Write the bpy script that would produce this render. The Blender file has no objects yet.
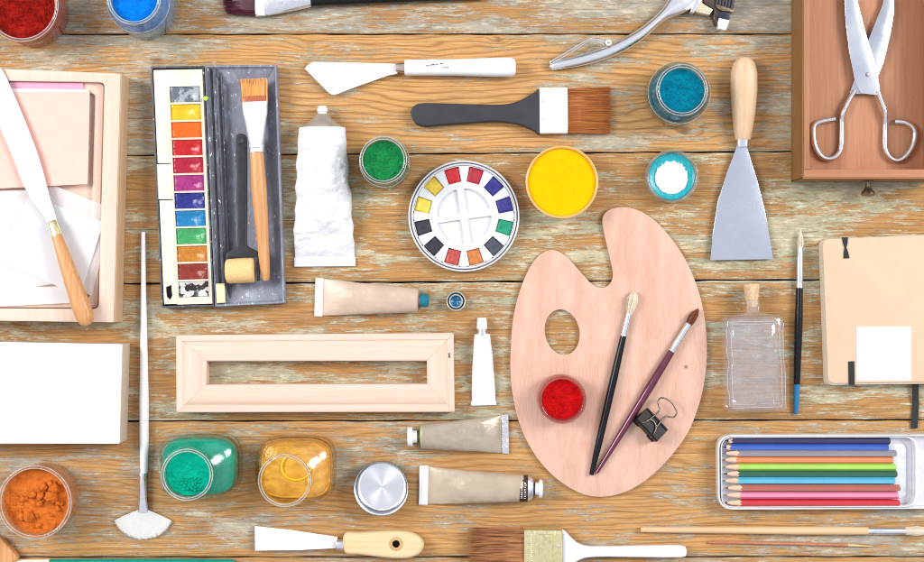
import bpy, bmesh, math, random
import numpy as np
from mathutils import Vector, Matrix, noise as mn
random.seed(7); RNG = np.random.RandomState(11)
S = .001; H = 1300.0; PI = math.pi
scene = bpy.context.scene
COL = bpy.context.collection

# ------------------------------------------------------------------ coordinates (millimetres; the photo is about 1 px = 1 mm on the table)
def W(px, py, z=0.0):
    k = (H - z) / H
    return ((px - 462) * k, (281 - py) * k, z)
def W2(px, py, z=0.0): return W(px, py, z)[:2]
def lin(c): return c / 12.92 if c <= .04045 else ((c + .055) / 1.055) ** 2.4
def rgb(r, g, b, k=.8): return (lin(r / 255) * k, lin(g / 255) * k, lin(b / 255) * k, 1)

# ------------------------------------------------------------------ node helper
class NT:
    def __init__(s, name):
        s.m = bpy.data.materials.new(name); s.m.use_nodes = True
        s.t = s.m.node_tree; s.t.nodes.clear()
        s.out = s.t.nodes.new('ShaderNodeOutputMaterial')
    def n(s, typ, _o=0, _p=None, **kw):
        nd = s.t.nodes.new(typ)
        for k, v in (_p or {}).items(): setattr(nd, k, v)
        for k, v in kw.items():
            key = int(k[1:]) if k[0] == 'i' and k[1:].isdigit() else k.replace('_', ' ')
            s.set(nd, key, v)
        return nd
    def set(s, nd, key, v):
        inp = nd.inputs[key]
        if hasattr(v, 'is_output'): s.t.links.new(v, inp)
        elif isinstance(v, bpy.types.Node): s.t.links.new(v.outputs[0], inp)
        else: inp.default_value = v
    def math(s, op, a, b=0.0, c=0.0, clamp=False):
        nd = s.n('ShaderNodeMath', _p={'operation': op, 'use_clamp': clamp}, i0=a, i1=b)
        if op in ('MULTIPLY_ADD',): s.set(nd, 2, c)
        return nd.outputs[0]
    def mix(s, fac, a, b, mode='MIX'):
        nd = s.t.nodes.new('ShaderNodeMix'); nd.data_type = 'RGBA'; nd.blend_type = mode; nd.clamp_factor = True
        for i, v in ((0, fac), (6, a), (7, b)): s.set(nd, i, v)
        return nd.outputs[2]
    def noise(s, vec, scale=1.0, detail=3, rough=.55, dist=0.0):
        return s.n('ShaderNodeTexNoise', Vector=vec, Scale=scale, Detail=detail, Roughness=rough, Distortion=dist).outputs[0]
    def coords(s, sx=1., sy=1., sz=1., kind='Object', off=None):
        tc = s.n('ShaderNodeTexCoord')
        mp = s.n('ShaderNodeMapping', Vector=tc.outputs[kind])
        mp.inputs['Scale'].default_value = (sx * 1000, sy * 1000, sz * 1000)
        if off: mp.inputs['Location'].default_value = off
        return mp.outputs[0]
    def scale(s, vec, x, y, z=1., off=(0, 0, 0)):
        mp = s.n('ShaderNodeMapping', Vector=vec); mp.inputs['Scale'].default_value = (x, y, z); mp.inputs['Location'].default_value = off
        return mp.outputs[0]
    def ramp(s, fac, stops, interp='LINEAR'):
        nd = s.n('ShaderNodeValToRGB', Fac=fac); cr = nd.color_ramp; cr.interpolation = interp
        while len(cr.elements) < len(stops): cr.elements.new(.5)
        for e, (p, c) in zip(cr.elements, stops):
            e.position = p; e.color = c if len(c) == 4 else (*c, 1)
        return nd.outputs[0]
    def mr(s, v, a, b, c=0., d=1., smooth=False):
        nd = s.n('ShaderNodeMapRange', _p={'interpolation_type': 'SMOOTHSTEP' if smooth else 'LINEAR'})
        for i, x in enumerate((v, a, b, c, d)): s.set(nd, i, x)
        return nd.outputs[0]
    def bump(s, h, strength=.3, dist=.0005, normal=None):
        nd = s.n('ShaderNodeBump', Strength=strength, Distance=dist, Height=h)
        if normal is not None: s.set(nd, 'Normal', normal)
        return nd.outputs[0]
    def bsdf(s, **kw):
        b = s.n('ShaderNodeBsdfPrincipled')
        for k, v in kw.items(): s.set(b, k.replace('_', ' '), v)
        return b
    def done(s, sh):
        s.t.links.new(sh.outputs[0] if isinstance(sh, bpy.types.Node) else sh, s.out.inputs[0]); return s.m
def v4(c, k): return (min(1, c[0] * k), min(1, c[1] * k), min(1, c[2] * k), 1)

def plain(name, c, rough=.5, metal=0., var=.12, vs=.15, bump=.0, bs=1.5, spec=.5, coat=0., c2=None, stretch=(1, 1, 1), dist=.0004):
    t = NT(name); co = t.coords(*stretch)
    nz = t.noise(co, vs, 4, .6)
    lo = v4(c, 1 - var) if c2 is None else c2
    colr = t.mix(t.mr(nz, .35, .65), lo, v4(c, 1 + var * .4) if c2 is None else c)
    b = t.bsdf(Base_Color=colr, Roughness=t.mr(nz, .2, .8, max(0, rough - .07), min(1, rough + .07)), Metallic=metal)
    b.inputs['Specular IOR Level'].default_value = spec; b.inputs['Coat Weight'].default_value = coat
    if bump: t.set(b, 'Normal', t.bump(t.noise(co, bs, 4, .65), bump, dist))
    return t.done(b)
def timber(name, c1, c2, axis='x', freq=.35, rough=.5, ring=.0, spec=.35, fine=1.6, dark=None, speck=0.):
    """bare or varnished timber: fine fibres along one axis plus faint growth lines"""
    t = NT(name); a, b_ = (.03, 1.) if axis == 'x' else (1., .03)
    base = t.coords()
    st = t.scale(base, a, b_, .5)
    f = t.noise(st, fine, 5, .65); g = t.noise(st, freq, 3, .5, .6)
    fac = t.math('MULTIPLY_ADD', f, .45, t.math('MULTIPLY', g, .55))
    nd = t.t.nodes[-1]
    colr = t.mix(t.mr(fac, .36, .64), c2, c1)
    if ring:
        wv = t.n('ShaderNodeTexWave', _p={'wave_type': 'BANDS', 'bands_direction': 'Y' if axis == 'x' else 'X', 'wave_profile': 'SIN'},
                 Vector=t.scale(base, .12 if axis == 'x' else 1, 1 if axis == 'x' else .12, .5), Scale=.05, Distortion=5., Detail=2., Detail_Scale=.5)
        colr = t.mix(t.math('MULTIPLY', t.math('POWER', wv.outputs[1], 3.), ring), colr, dark or v4(c2, .75))
    if speck:
        sp = t.math('GREATER_THAN', t.noise(t.scale(base, .2 if axis == 'x' else 1, 1 if axis == 'x' else .2), .9, 2), .68)
        colr = t.mix(t.math('MULTIPLY', sp, speck), colr, v4(c2, .6))
    bs = t.bsdf(Base_Color=colr, Roughness=rough); bs.inputs['Specular IOR Level'].default_value = spec
    t.set(bs, 'Normal', t.bump(f, .25, .0003))
    return t.done(bs)
def glass(name, tint=(.93, .965, .95), edge=(.5, .62, .58), gloss=.75, base=.045, bump=0., bs=.1, power=2.2, haze=0., hazec=(.9, .9, .9, 1), rough=.03):
    t = NT(name)
    nrm = None
    lw = t.n('ShaderNodeLayerWeight'); lw.inputs['Blend'].default_value = .5
    if bump:
        nrm = t.bump(t.noise(t.coords(), bs, 3, .5, .4), bump, .003); t.set(lw, 'Normal', nrm)
    fac = lw.outputs['Facing']
    tc = t.mix(t.math('POWER', fac, 1.6), (*tint, 1), (*edge, 1))
    tr = t.n('ShaderNodeBsdfTransparent', Color=tc)
    gl = t.n('ShaderNodeBsdfGlossy', Color=(1, 1, 1, 1), Roughness=rough)
    if nrm is not None: t.set(gl, 'Normal', nrm)
    f = t.math('MULTIPLY_ADD', t.math('POWER', fac, power), gloss, base)
    mx = t.n('ShaderNodeMixShader', i0=f, i1=tr, i2=gl)
    if haze:
        df = t.n('ShaderNodeBsdfDiffuse', Color=hazec)
        hz = t.mr(t.noise(t.coords(.6, 1, 1), .12, 4, .6), .35, .7, haze * .4, haze)
        mx = t.n('ShaderNodeMixShader', i0=hz, i1=mx, i2=df)
    return t.done(mx)
def powder(name, c, c2, bs=.6, var=.25, bumpd=.0012, bumps=.6):
    t = NT(name); co = t.coords()
    nz = t.noise(co, .12, 5, .65); fn = t.noise(co, 1.1, 3, .7)
    colr = t.mix(t.mr(t.math('ADD', t.math('MULTIPLY', nz, .6), t.math('MULTIPLY', fn, .4)), .36, .62), c2, c)
    b = t.bsdf(Base_Color=colr, Roughness=.95); b.inputs['Specular IOR Level'].default_value = .1
    vo = t.n('ShaderNodeTexVoronoi', Vector=co, Scale=bs)
    t.set(b, 'Normal', t.bump(t.math('MULTIPLY_ADD', vo.outputs[0], .5, fn), bumps, bumpd))
    return t.done(b)

# ------------------------------------------------------------------ objects
class Thing:
    def __init__(s, name, label, cat, px, py, z=0, group=None, kind=None):
        s.o = bpy.data.objects.new(name, None); COL.objects.link(s.o)
        s.o.empty_display_size = .01
        s.w = Vector(W(px, py, z)); s.o.location = s.w * S
        s.o['label'] = label; s.o['category'] = cat
        if group: s.o['group'] = group
        if kind: s.o['kind'] = kind
    def add(s, name, bm, mat, parent=None, label=None, angle=38, flat=False):
        me = bpy.data.meshes.new(name)
        bm.transform(Matrix.Translation(-s.w)); bm.transform(Matrix.Scale(S, 4))
        bm.to_mesh(me); bm.free()
        if not flat:
            me.polygons.foreach_set('use_smooth', [True] * len(me.polygons)); me.set_sharp_from_angle(angle=math.radians(angle))
        me.materials.append(mat)
        o = bpy.data.objects.new(name, me); COL.objects.link(o); o.parent = parent or s.o
        if label: o['label'] = label
        return o

# ------------------------------------------------------------------ shapes (all in world millimetres)
def BM(): return bmesh.new()
def smooth_closed(pts, n=6):
    out = []; L = len(pts)
    for i in range(L):
        p0, p1, p2, p3 = [Vector(pts[(i + k - 1) % L][:2]) for k in range(4)]
        for j in range(n):
            t = j / n
            out.append(tuple(.5 * ((2 * p1) + (p2 - p0) * t + (2 * p0 - 5 * p1 + 4 * p2 - p3) * t * t + (3 * p1 - p0 - 3 * p2 + p3) * t ** 3)))
    return out
def smooth_open(pts, n=6):
    out = []; L = len(pts); P = [Vector(p) for p in pts]
    for i in range(L - 1):
        p0 = P[max(0, i - 1)]; p1 = P[i]; p2 = P[i + 1]; p3 = P[min(L - 1, i + 2)]
        for j in range(n):
            t = j / n
            out.append(.5 * ((2 * p1) + (p2 - p0) * t + (2 * p0 - 5 * p1 + 4 * p2 - p3) * t * t + (3 * p1 - p0 - 3 * p2 + p3) * t ** 3))
    out.append(P[-1]); return out
def px2(pts, z=0): return [W2(x, y, z) for x, y in pts]
def flat(loops, z0, z1, bev=.3, seg=2, bm=None):
    """solid slab from closed 2-D loops (the first is the outline, others are holes) with rounded edges"""
    cu = bpy.data.curves.new('c', 'CURVE'); cu.dimensions = '2D'; cu.fill_mode = 'BOTH'
    if not isinstance(loops[0][0], (tuple, list, Vector)) : loops = [loops]
    for lp in loops:
        sp = cu.splines.new('POLY'); sp.points.add(len(lp) - 1)
        for p, q in zip(sp.points, lp): p.co = (q[0], q[1], 0, 1)
        sp.use_cyclic_u = True
    h = (z1 - z0) / 2; bev = min(bev, h * .98)
    cu.extrude = h - bev; cu.bevel_depth = bev; cu.bevel_resolution = seg; cu.offset = -bev
    o = bpy.data.objects.new('c', cu); COL.objects.link(o)
    bpy.context.view_layer.update()
    me = bpy.data.meshes.new_from_object(o.evaluated_get(bpy.context.evaluated_depsgraph_get()))
    b2 = BM(); b2.from_mesh(me); b2.transform(Matrix.Translation((0, 0, (z0 + z1) / 2)))
    bmesh.ops.remove_doubles(b2, verts=b2.verts, dist=.0005)
    bpy.data.objects.remove(o); bpy.data.curves.remove(cu); bpy.data.meshes.remove(me)
    if bm is None: return b2
    return join(bm, b2)
def join(a, b):
    me = bpy.data.meshes.new('t'); b.to_mesh(me); b.free(); a.from_mesh(me); bpy.data.meshes.remove(me); return a
def loft(bm, rings, cap0=True, cap1=True, closed=True):
    vs = [[bm.verts.new(p) for p in r] for r in rings]; n = len(vs[0])
    for a, b in zip(vs, vs[1:]):
        for i in range(n if closed else n - 1):
            j = (i + 1) % n
            try: bm.faces.new((a[i], a[j], b[j], b[i]))
            except ValueError: pass
    if cap0 and closed: bm.faces.new(list(reversed(vs[0])))
    if cap1 and closed: bm.faces.new(vs[-1])
    bmesh.ops.recalc_face_normals(bm, faces=bm.faces)
    return bm
def lathe(prof, cx, cy, z=0, n=72, bm=None, cap0=False, cap1=False):
    bm = bm or BM()
    rings = [[(cx + r * math.cos(2 * PI * i / n), cy + r * math.sin(2 * PI * i / n), z + h) for i in range(n)] for r, h in prof]
    return loft(bm, rings, cap0, cap1)
def tube(path, radii, n=14, squash=1., bm=None, cap=True, wide=None):
    """swept round or flattened rod; squash scales its height, radii may vary"""
    bm = bm or BM(); P = [Vector(p) for p in path]
    if not hasattr(radii, '__len__'): radii = [radii] * len(P)
    rings = []
    up = Vector((0, 0, 1)); prevn = None
    for i, p in enumerate(P):
        t = (P[min(i + 1, len(P) - 1)] - P[max(i - 1, 0)]).normalized()
        if prevn is None:
            a = up if abs(t.dot(up)) < .95 else Vector((1, 0, 0)); s = t.cross(a).normalized()
        else:
            s = (prevn - t * prevn.dot(t)).normalized()
        prevn = s; u = s.cross(t).normalized(); r = radii[i]
        rings.append([p + s * (r * math.cos(2 * PI * k / n)) + u * (r * squash * math.sin(2 * PI * k / n)) for k in range(n)])
    return loft(bm, rings, cap, cap)
def fillet(pts, r, n=5):
    out = []; L = len(pts)
    for i in range(L):
        a, b, c = Vector(pts[i - 1][:2]), Vector(pts[i][:2]), Vector(pts[(i + 1) % L][:2])
        rr = r[i] if hasattr(r, '__len__') else r
        d1 = (a - b).normalized(); d2 = (c - b).normalized()
        rr = min(rr, (a - b).length * .48, (c - b).length * .48)
        for j in range(n + 1):
            t = j / n; q = (b + d1 * rr) * (1 - t) ** 2 + b * 2 * t * (1 - t) + (b + d2 * rr) * t * t
            out.append(tuple(q))
    return out
def box(x0, x1, y0, y1, z0, z1, bev=.4, bm=None):
    return flat([(x0, y0), (x1, y0), (x1, y1), (x0, y1)], z0, z1, bev, 2, bm)
def bilin(c, u, v):  # c = TL, TR, BR, BL
    a = Vector(c[0][:2]).lerp(Vector(c[1][:2]), u); b = Vector(c[3][:2]).lerp(Vector(c[2][:2]), u); return a.lerp(b, v)
class Fr:
    """local frame along a line drawn from A to B (photo px at height z): u runs along, v to the left, w up"""
    def __init__(s, a, b, z=0):
        s.a = Vector(W(*a, z)); s.b = Vector(W(*b, z)); s.d = (s.b - s.a); s.L = s.d.length; s.d.normalize(); s.s = Vector((-s.d.y, s.d.x, 0)); s.z = z
    def __call__(s, u, v=0, w=0): p = s.a + s.d * u + s.s * v; return Vector((p.x, p.y, s.z + w))
def strip(fr, us, ws, hs, n=20, pw=2.4, bm=None, wob=None, cz=None):
    """loft of super-elliptic sections along a frame: half widths ws, heights hs, resting at w=0"""
    bm = bm or BM(); rings = []
    for k, (u, w, h) in enumerate(zip(us, ws, hs)):
        ring = []
        for i in range(n):
            a = 2 * PI * i / n; c, s_ = math.cos(a), math.sin(a)
            x = math.copysign(abs(c) ** (2 / pw), c) * w; y = math.copysign(abs(s_) ** (2 / pw), s_) * h / 2 + h / 2
            if cz: y += cz[k]
            p = fr(u, x, y)
            if wob: p += wob(u, x, y)
            ring.append(p)
        rings.append(ring)
    return loft(bm, rings)
def bristles(fr, u0, u1, w0, w1, h0, h1, n=260, r=.35, jit=1.5, zoff=0, curve=0., bm=None, tipfn=None):
    """hundreds of separate tapered hairs running from the ferrule to the tip, as one tuft"""
    bm = bm or BM()
    for i in range(n):
        a = random.uniform(-1, 1); b = random.uniform(-1, 1)
        if h0 > 0 and abs(h0 - 2 * w0) < 1e-3 or tipfn == 'round':
            q = 2 * PI * random.random(); rr = math.sqrt(random.random()); a, b = rr * math.cos(q), rr * math.sin(q)
        e = u1 + random.gauss(0, jit) * (1 if u1 > u0 else -1)
        if callable(tipfn): e = u1 - (u1 - u0) * tipfn(a) + random.gauss(0, jit)
        pts = []
        for k in range(5):
            t = k / 4; u = u0 + (e - u0) * t
            sh = t if curve == 0 else (t + curve * math.sin(PI * t))
            w = w0 + (w1 - w0) * sh; h = h0 + (h1 - h0) * t
            pts.append(fr(u, a * w + random.gauss(0, .12) * t * 2, zoff + h0 / 2 + b * h / 2))
        tube(pts, [r, r, r, r * .8, r * .25], 3, 1, bm)
    return bm

# ------------------------------------------------------------------ shared materials
M = {}
M['steel'] = plain('polished_steel', (.9, .9, .92, 1), .27, 1., .05, .3, .03, .4)
M['steel_satin'] = plain('satin_steel', (.8, .83, .9, 1), .33, 1., .1, .03, .05, .3)
M['steel_dark'] = plain('dark_steel', (.35, .33, .32, 1), .3, 1., .15, .3)
M['chrome'] = plain('chrome', (.97, .97, .98, 1), .24, 1., .02, .3)
M['brass'] = plain('gold_plated_tin', (1., .88, .50, 1), .3, 1., .08, .3, .02, .3)
M['old_brass'] = plain('tarnished_brass', (.32, .24, .15, 1), .4, .9, .35, .3, .1, 1)
M['wire'] = plain('brown_wire', (.22, .18, .15, 1), .35, .9)
M['black_lacquer'] = plain('black_lacquer', (.008, .008, .01, 1), .25, 0, .2, .3, spec=.3)
M['purple_lacquer'] = plain('plum_lacquer', rgb(120, 60, 82), .2, .35, .2, .2, spec=.7)
M['blue_lacquer'] = plain('blue_lacquer', rgb(40, 135, 190), .25)
M['teal_lacquer'] = plain('teal_lacquer', rgb(10, 150, 130), .3)
M['white_paint'] = plain('white_paint', (.86, .86, .87, 1), .35, 0, .04, .1, .04, .5)
M['white_plastic'] = plain('white_plastic', (.85, .85, .85, 1), .35, 0, .03, .1)
M['white_hair'] = plain('white_bristle', (.68, .665, .63, 1), .8, 0, .03, .2, spec=.05)
M['grey_rubber'] = plain('dark_grey_handle', rgb(54, 54, 60), .55, 0, .15, .08, .03, 1)
M['black_plastic'] = plain('black_plastic', (.02, .02, .023, 1), .42, 0, .2, .2)
M['glass'] = glass('clear_glass', (.95, .975, .965), (.66, .76, .72), .75, .07, power=3.4)
M['rim_highlight'] = glass('painted_rim_highlight', (.96, .98, .97), (.7, .78, .75), .8, .2, haze=.55, hazec=(.9, .92, .91, 1))
M['dusty_glass'] = glass('dusty_glass', haze=.22, hazec=(.8, .8, .78, 1))
M['pale_wood'] = timber('pale_poplar', rgb(255, 228, 208, .77), rgb(249, 212, 188, .77), 'x', .2, .55, .1)
M['pale_wood_v'] = timber('pale_poplar_upright', rgb(255, 228, 208, .77), rgb(249, 212, 188, .77), 'y', .2, .55, .1)
M['handle_wood'] = timber('light_beech', rgb(246, 214, 178), rgb(232, 190, 148), 'y', .2, .42, .1)
M['handle_wood_x'] = timber('cream_beech', rgb(252, 228, 182), rgb(244, 208, 154), 'x', .2, .4, .08)
M['orange_wood'] = timber('orange_beech', rgb(240, 184, 126), rgb(222, 152, 94), 'y', .4, .35, .25)

# ================================================================== the table of old planks
def plank_material(seed):
    t = NT('weathered_plank'); off = (seed * 371.3, seed * 97.1, 0)
    co = t.coords(off=off)
    at = lambda nm: t.n('ShaderNodeAttribute', _p={'attribute_name': nm}).outputs['Fac']
    cov, soft, tone, warp = at('cover'), at('soft'), at('tone'), at('warp')
    low = t.noise(t.scale(co, .005, .018), 1, 3, .5)
    fib = t.noise(t.scale(co, .03, .95), 1, 7, .76)
    fine = t.noise(t.scale(co, .12, 2.2), 1, 4, .8)
    sep = t.n('ShaderNodeSeparateXYZ', Vector=co)
    t.math('MULTIPLY_ADD', sep.outputs[1], .19, 0.)
    nd = t.t.nodes[-1]; ph = nd.outputs[0]
    t.set(nd, 2, t.math('MULTIPLY_ADD', low, 8., warp))
    sn = t.math('SINE', t.math('MULTIPLY', t.math('MULTIPLY_ADD', fine, .25, ph), 6.283))
    ring = t.math('POWER', t.math('MULTIPLY_ADD', sn, .5, .5), 3.5)
    # bare timber
    o1 = t.mix(t.mr(fib, .34, .62), rgb(180, 128, 72), rgb(238, 188, 124))
    o2 = t.mix(t.mr(fib, .35, .62), rgb(120, 82, 46), rgb(200, 150, 94))
    wood = t.mix(tone, o2, o1)
    blot = t.noise(t.scale(co, .018, .07), 1, 4, .6)
    wood = t.mix(t.mr(blot, .42, .68, 0, .5), wood, t.mix(tone, rgb(204, 148, 84), rgb(240, 180, 104)))
    wood = t.mix(t.math('MULTIPLY', ring, t.mr(tone, 0, 1, .25, .62)), wood, rgb(150, 88, 38))
    dk = t.noise(t.scale(co, .012, .8, 1, (31, 7, 0)), 1, 5, .75)
    wood = t.mix(t.mr(dk, .58, .68, 0, .6), wood, rgb(100, 68, 44))
    lt = t.noise(t.scale(co, .02, 1.1, 1, (61, 17, 0)), 1, 5, .75)
    wood = t.mix(t.mr(lt, .57, .66, 0, .5), wood, rgb(250, 214, 160))
    # flaking paint
    chip = t.noise(t.scale(co, .055, .36, 1, (5, 3, 0)), 1, 8, .80, .3)
    chip2 = t.noise(t.scale(co, .012, .045, 1, (15, 3, 0)), 1, 5, .6)
    h = t.math('MULTIPLY_ADD', t.math('SUBTRACT', chip, .5), 2.2, t.math('SUBTRACT', cov, .02))
    h = t.math('MULTIPLY_ADD', t.math('SUBTRACT', chip2, .5), 2.3, h)
    h = t.math('MULTIPLY_ADD', t.math('SUBTRACT', fib, .5), .9, h)
    h = t.math('MULTIPLY_ADD', t.math('SUBTRACT', fine, .5), 1.1, h)
    wd = t.mr(soft, 0, 1, .015, .11)
    msk = t.mr(h, t.math('SUBTRACT', .5, wd), t.math('ADD', .5, wd), 0, 1, True)
    hue = t.noise(t.scale(co, .025, .08, 1, (50, 20, 0)), 1, 4, .6)
    grey = t.mix(t.mr(hue, .42, .58), rgb(204, 198, 180), rgb(172, 178, 170))
    cream = t.mix(t.mr(hue, .42, .60), rgb(224, 214, 176), rgb(190, 192, 156))
    paint = t.mix(soft, cream, grey)
    paint = t.mix(t.mr(fine, .3, .6, .55, 0), paint, rgb(138, 122, 100))
    hue2 = t.noise(t.scale(co, .07, .3, 1, (90, 20, 0)), 1, 4, .7)
    paint = t.mix(t.mr(hue2, .54, .64, 0, .75), paint, rgb(238, 230, 204))
    paint = t.mix(t.mr(hue2, .46, .36, 0, .5), paint, rgb(156, 148, 116))
    colr = t.mix(t.math('MULTIPLY', msk, t.mr(soft, 0, 1, .97, .86)), wood, paint)
    rimd = t.math('MULTIPLY', t.mr(h, .40, .485, 0, 1), t.math('SUBTRACT', 1., msk))
    colr = t.mix(t.math('MULTIPLY', rimd, .35), colr, rgb(110, 76, 48))
    crack = t.noise(t.scale(co, .007, 1.1, 1, (3, 70, 0)), 1, 4, .65)
    colr = t.mix(t.mr(crack, .64, .68, 0, .65), colr, rgb(74, 50, 32))
    vo = t.n('ShaderNodeTexVoronoi', Vector=t.scale(co, 1, 1.3), Scale=.028); vd = t.n('ShaderNodeSeparateColor', Color=vo.outputs['Color'])
    rad = t.math('MULTIPLY', vd.outputs[0], .035)
    dot = t.math('MULTIPLY', t.math('LESS_THAN', vo.outputs['Distance'], rad), t.math('GREATER_THAN', vd.outputs[1], .62))
    colr = t.mix(.05, colr, rgb(206, 160, 104))
    colr = t.mix(t.math('MULTIPLY', dot, .75), colr, t.mix(t.math('GREATER_THAN', vd.outputs[2], .45), rgb(70, 48, 32), rgb(240, 234, 214)))
    kn = at('knot')
    colr = t.mix(kn, colr, rgb(112, 66, 34))
    b = t.bsdf(Base_Color=colr, Roughness=.72); b.inputs['Specular IOR Level'].default_value = .25
    n1 = t.bump(fib, .35, .0006)
    n2 = t.bump(msk, .35, .0005, n1)
    t.set(b, 'Normal', t.bump(t.mr(crack, .62, .67, 1, 0), .4, .0008, n2))
    return t.done(b)

tb = Thing('tabletop', 'weathered tabletop of horizontal orange brown planks with chipped grey and cream paint', 'table', 462, 281, 0, kind='structure')
tb.o['kind'] = 'structure'
# seams: y (px) at x=0 and x=924
seams = [(-95, -95), (34, 33.5), (156, 150.5), (284.5, 279), (421.5, 420), (557.5, 557), (690, 690)]
base_mat = plain('dark_underside', (.012, .009, .007, 1), .9, 0, .3, .1)
bmb = BM(); join(bmb, box(-640, 640, -440, 440, -34, -27, 1)); ob = tb.add('underlay_board', bmb, base_mat)
# coarse charts of where paint is left on each plank, read by eye: rows from top to bottom, columns 66 px apart
COV = {
 0: [[.62]*15, [.6,.6,.62,.6,.62,.6,.55,.62,.6,.6,.62,.6,.58,.6,.6], [.62,.55,.5,.55,.58,.6,.62,.55,.5,.55,.55,.6,.6,.6,.6]],
 1: [[.3,.55,.66,.5,.3,.25,.28,.25,.4,.5,.5,.6,.6,.6,.6], [.3,.55,.6,.4,.3,.34,.18,.2,.34,.56,.2,.42,.6,.55,.5],
     [.3,.5,.6,.4,.36,.36,.16,.18,.2,.34,.2,.45,.55,.5,.5], [.3,.4,.62,.4,.5,.46,.36,.5,.56,.66,.34,.5,.6,.5,.5]],
 2: [[.3,.3,.2,.4,.5,.5,.42,.36,.36,.3,.36,.4,.58,.5,.5], [.3,.3,.25,.4,.6,.56,.55,.35,.46,.5,.5,.45,.62,.6,.55],
     [.3,.3,.46,.4,.45,.55,.56,.45,.56,.56,.45,.46,.6,.6,.56], [.3,.4,.4,.3,.3,.3,.28,.36,.42,.46,.4,.4,.42,.46,.4]],
 3: [[.4,.4,.5,.46,.5,.5,.52,.48,.5,.5,.5,.5,.52,.5,.5], [.3,.35,.55,.55,.42,.52,.6,.55,.5,.45,.4,.42,.4,.4,.4],
     [.3,.35,.5,.56,.56,.5,.55,.5,.5,.45,.4,.4,.42,.4,.4], [.3,.4,.55,.5,.3,.35,.46,.42,.4,.4,.36,.36,.36,.4,.4]],
 4: [[.35,.35,.28,.3,.3,.42,.34,.24,.24,.3,.3,.24,.28,.25,.3], [.5,.5,.4,.36,.4,.44,.3,.3,.3,.3,.3,.2,.2,.2,.35],
     [.55,.52,.5,.5,.48,.42,.3,.35,.38,.38,.3,.42,.46,.5,.5], [.45,.4,.44,.36,.32,.3,.24,.4,.46,.5,.45,.46,.52,.55,.55]],
 5: [[.4]*15, [.4]*15],
}
SOFT = [.95, .72, .12, .3, .9, .8]; TONE = [.35, 1., .38, .3, .72, .4]
KN = [(157, 60, 7, .6), (498, 39, 4, .8), (684, 131, 5, .8), (310, 47, 6, .25), (151, 433, 3, .9), (868, 500, 6, .3), (620, 300, 6, .3), (55, 300, 5, .4), (650, 395, 4, .3), (200, 528, 14, .35), (470, 420, 5, .3)]
rngp = np.random.RandomState(4)
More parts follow.
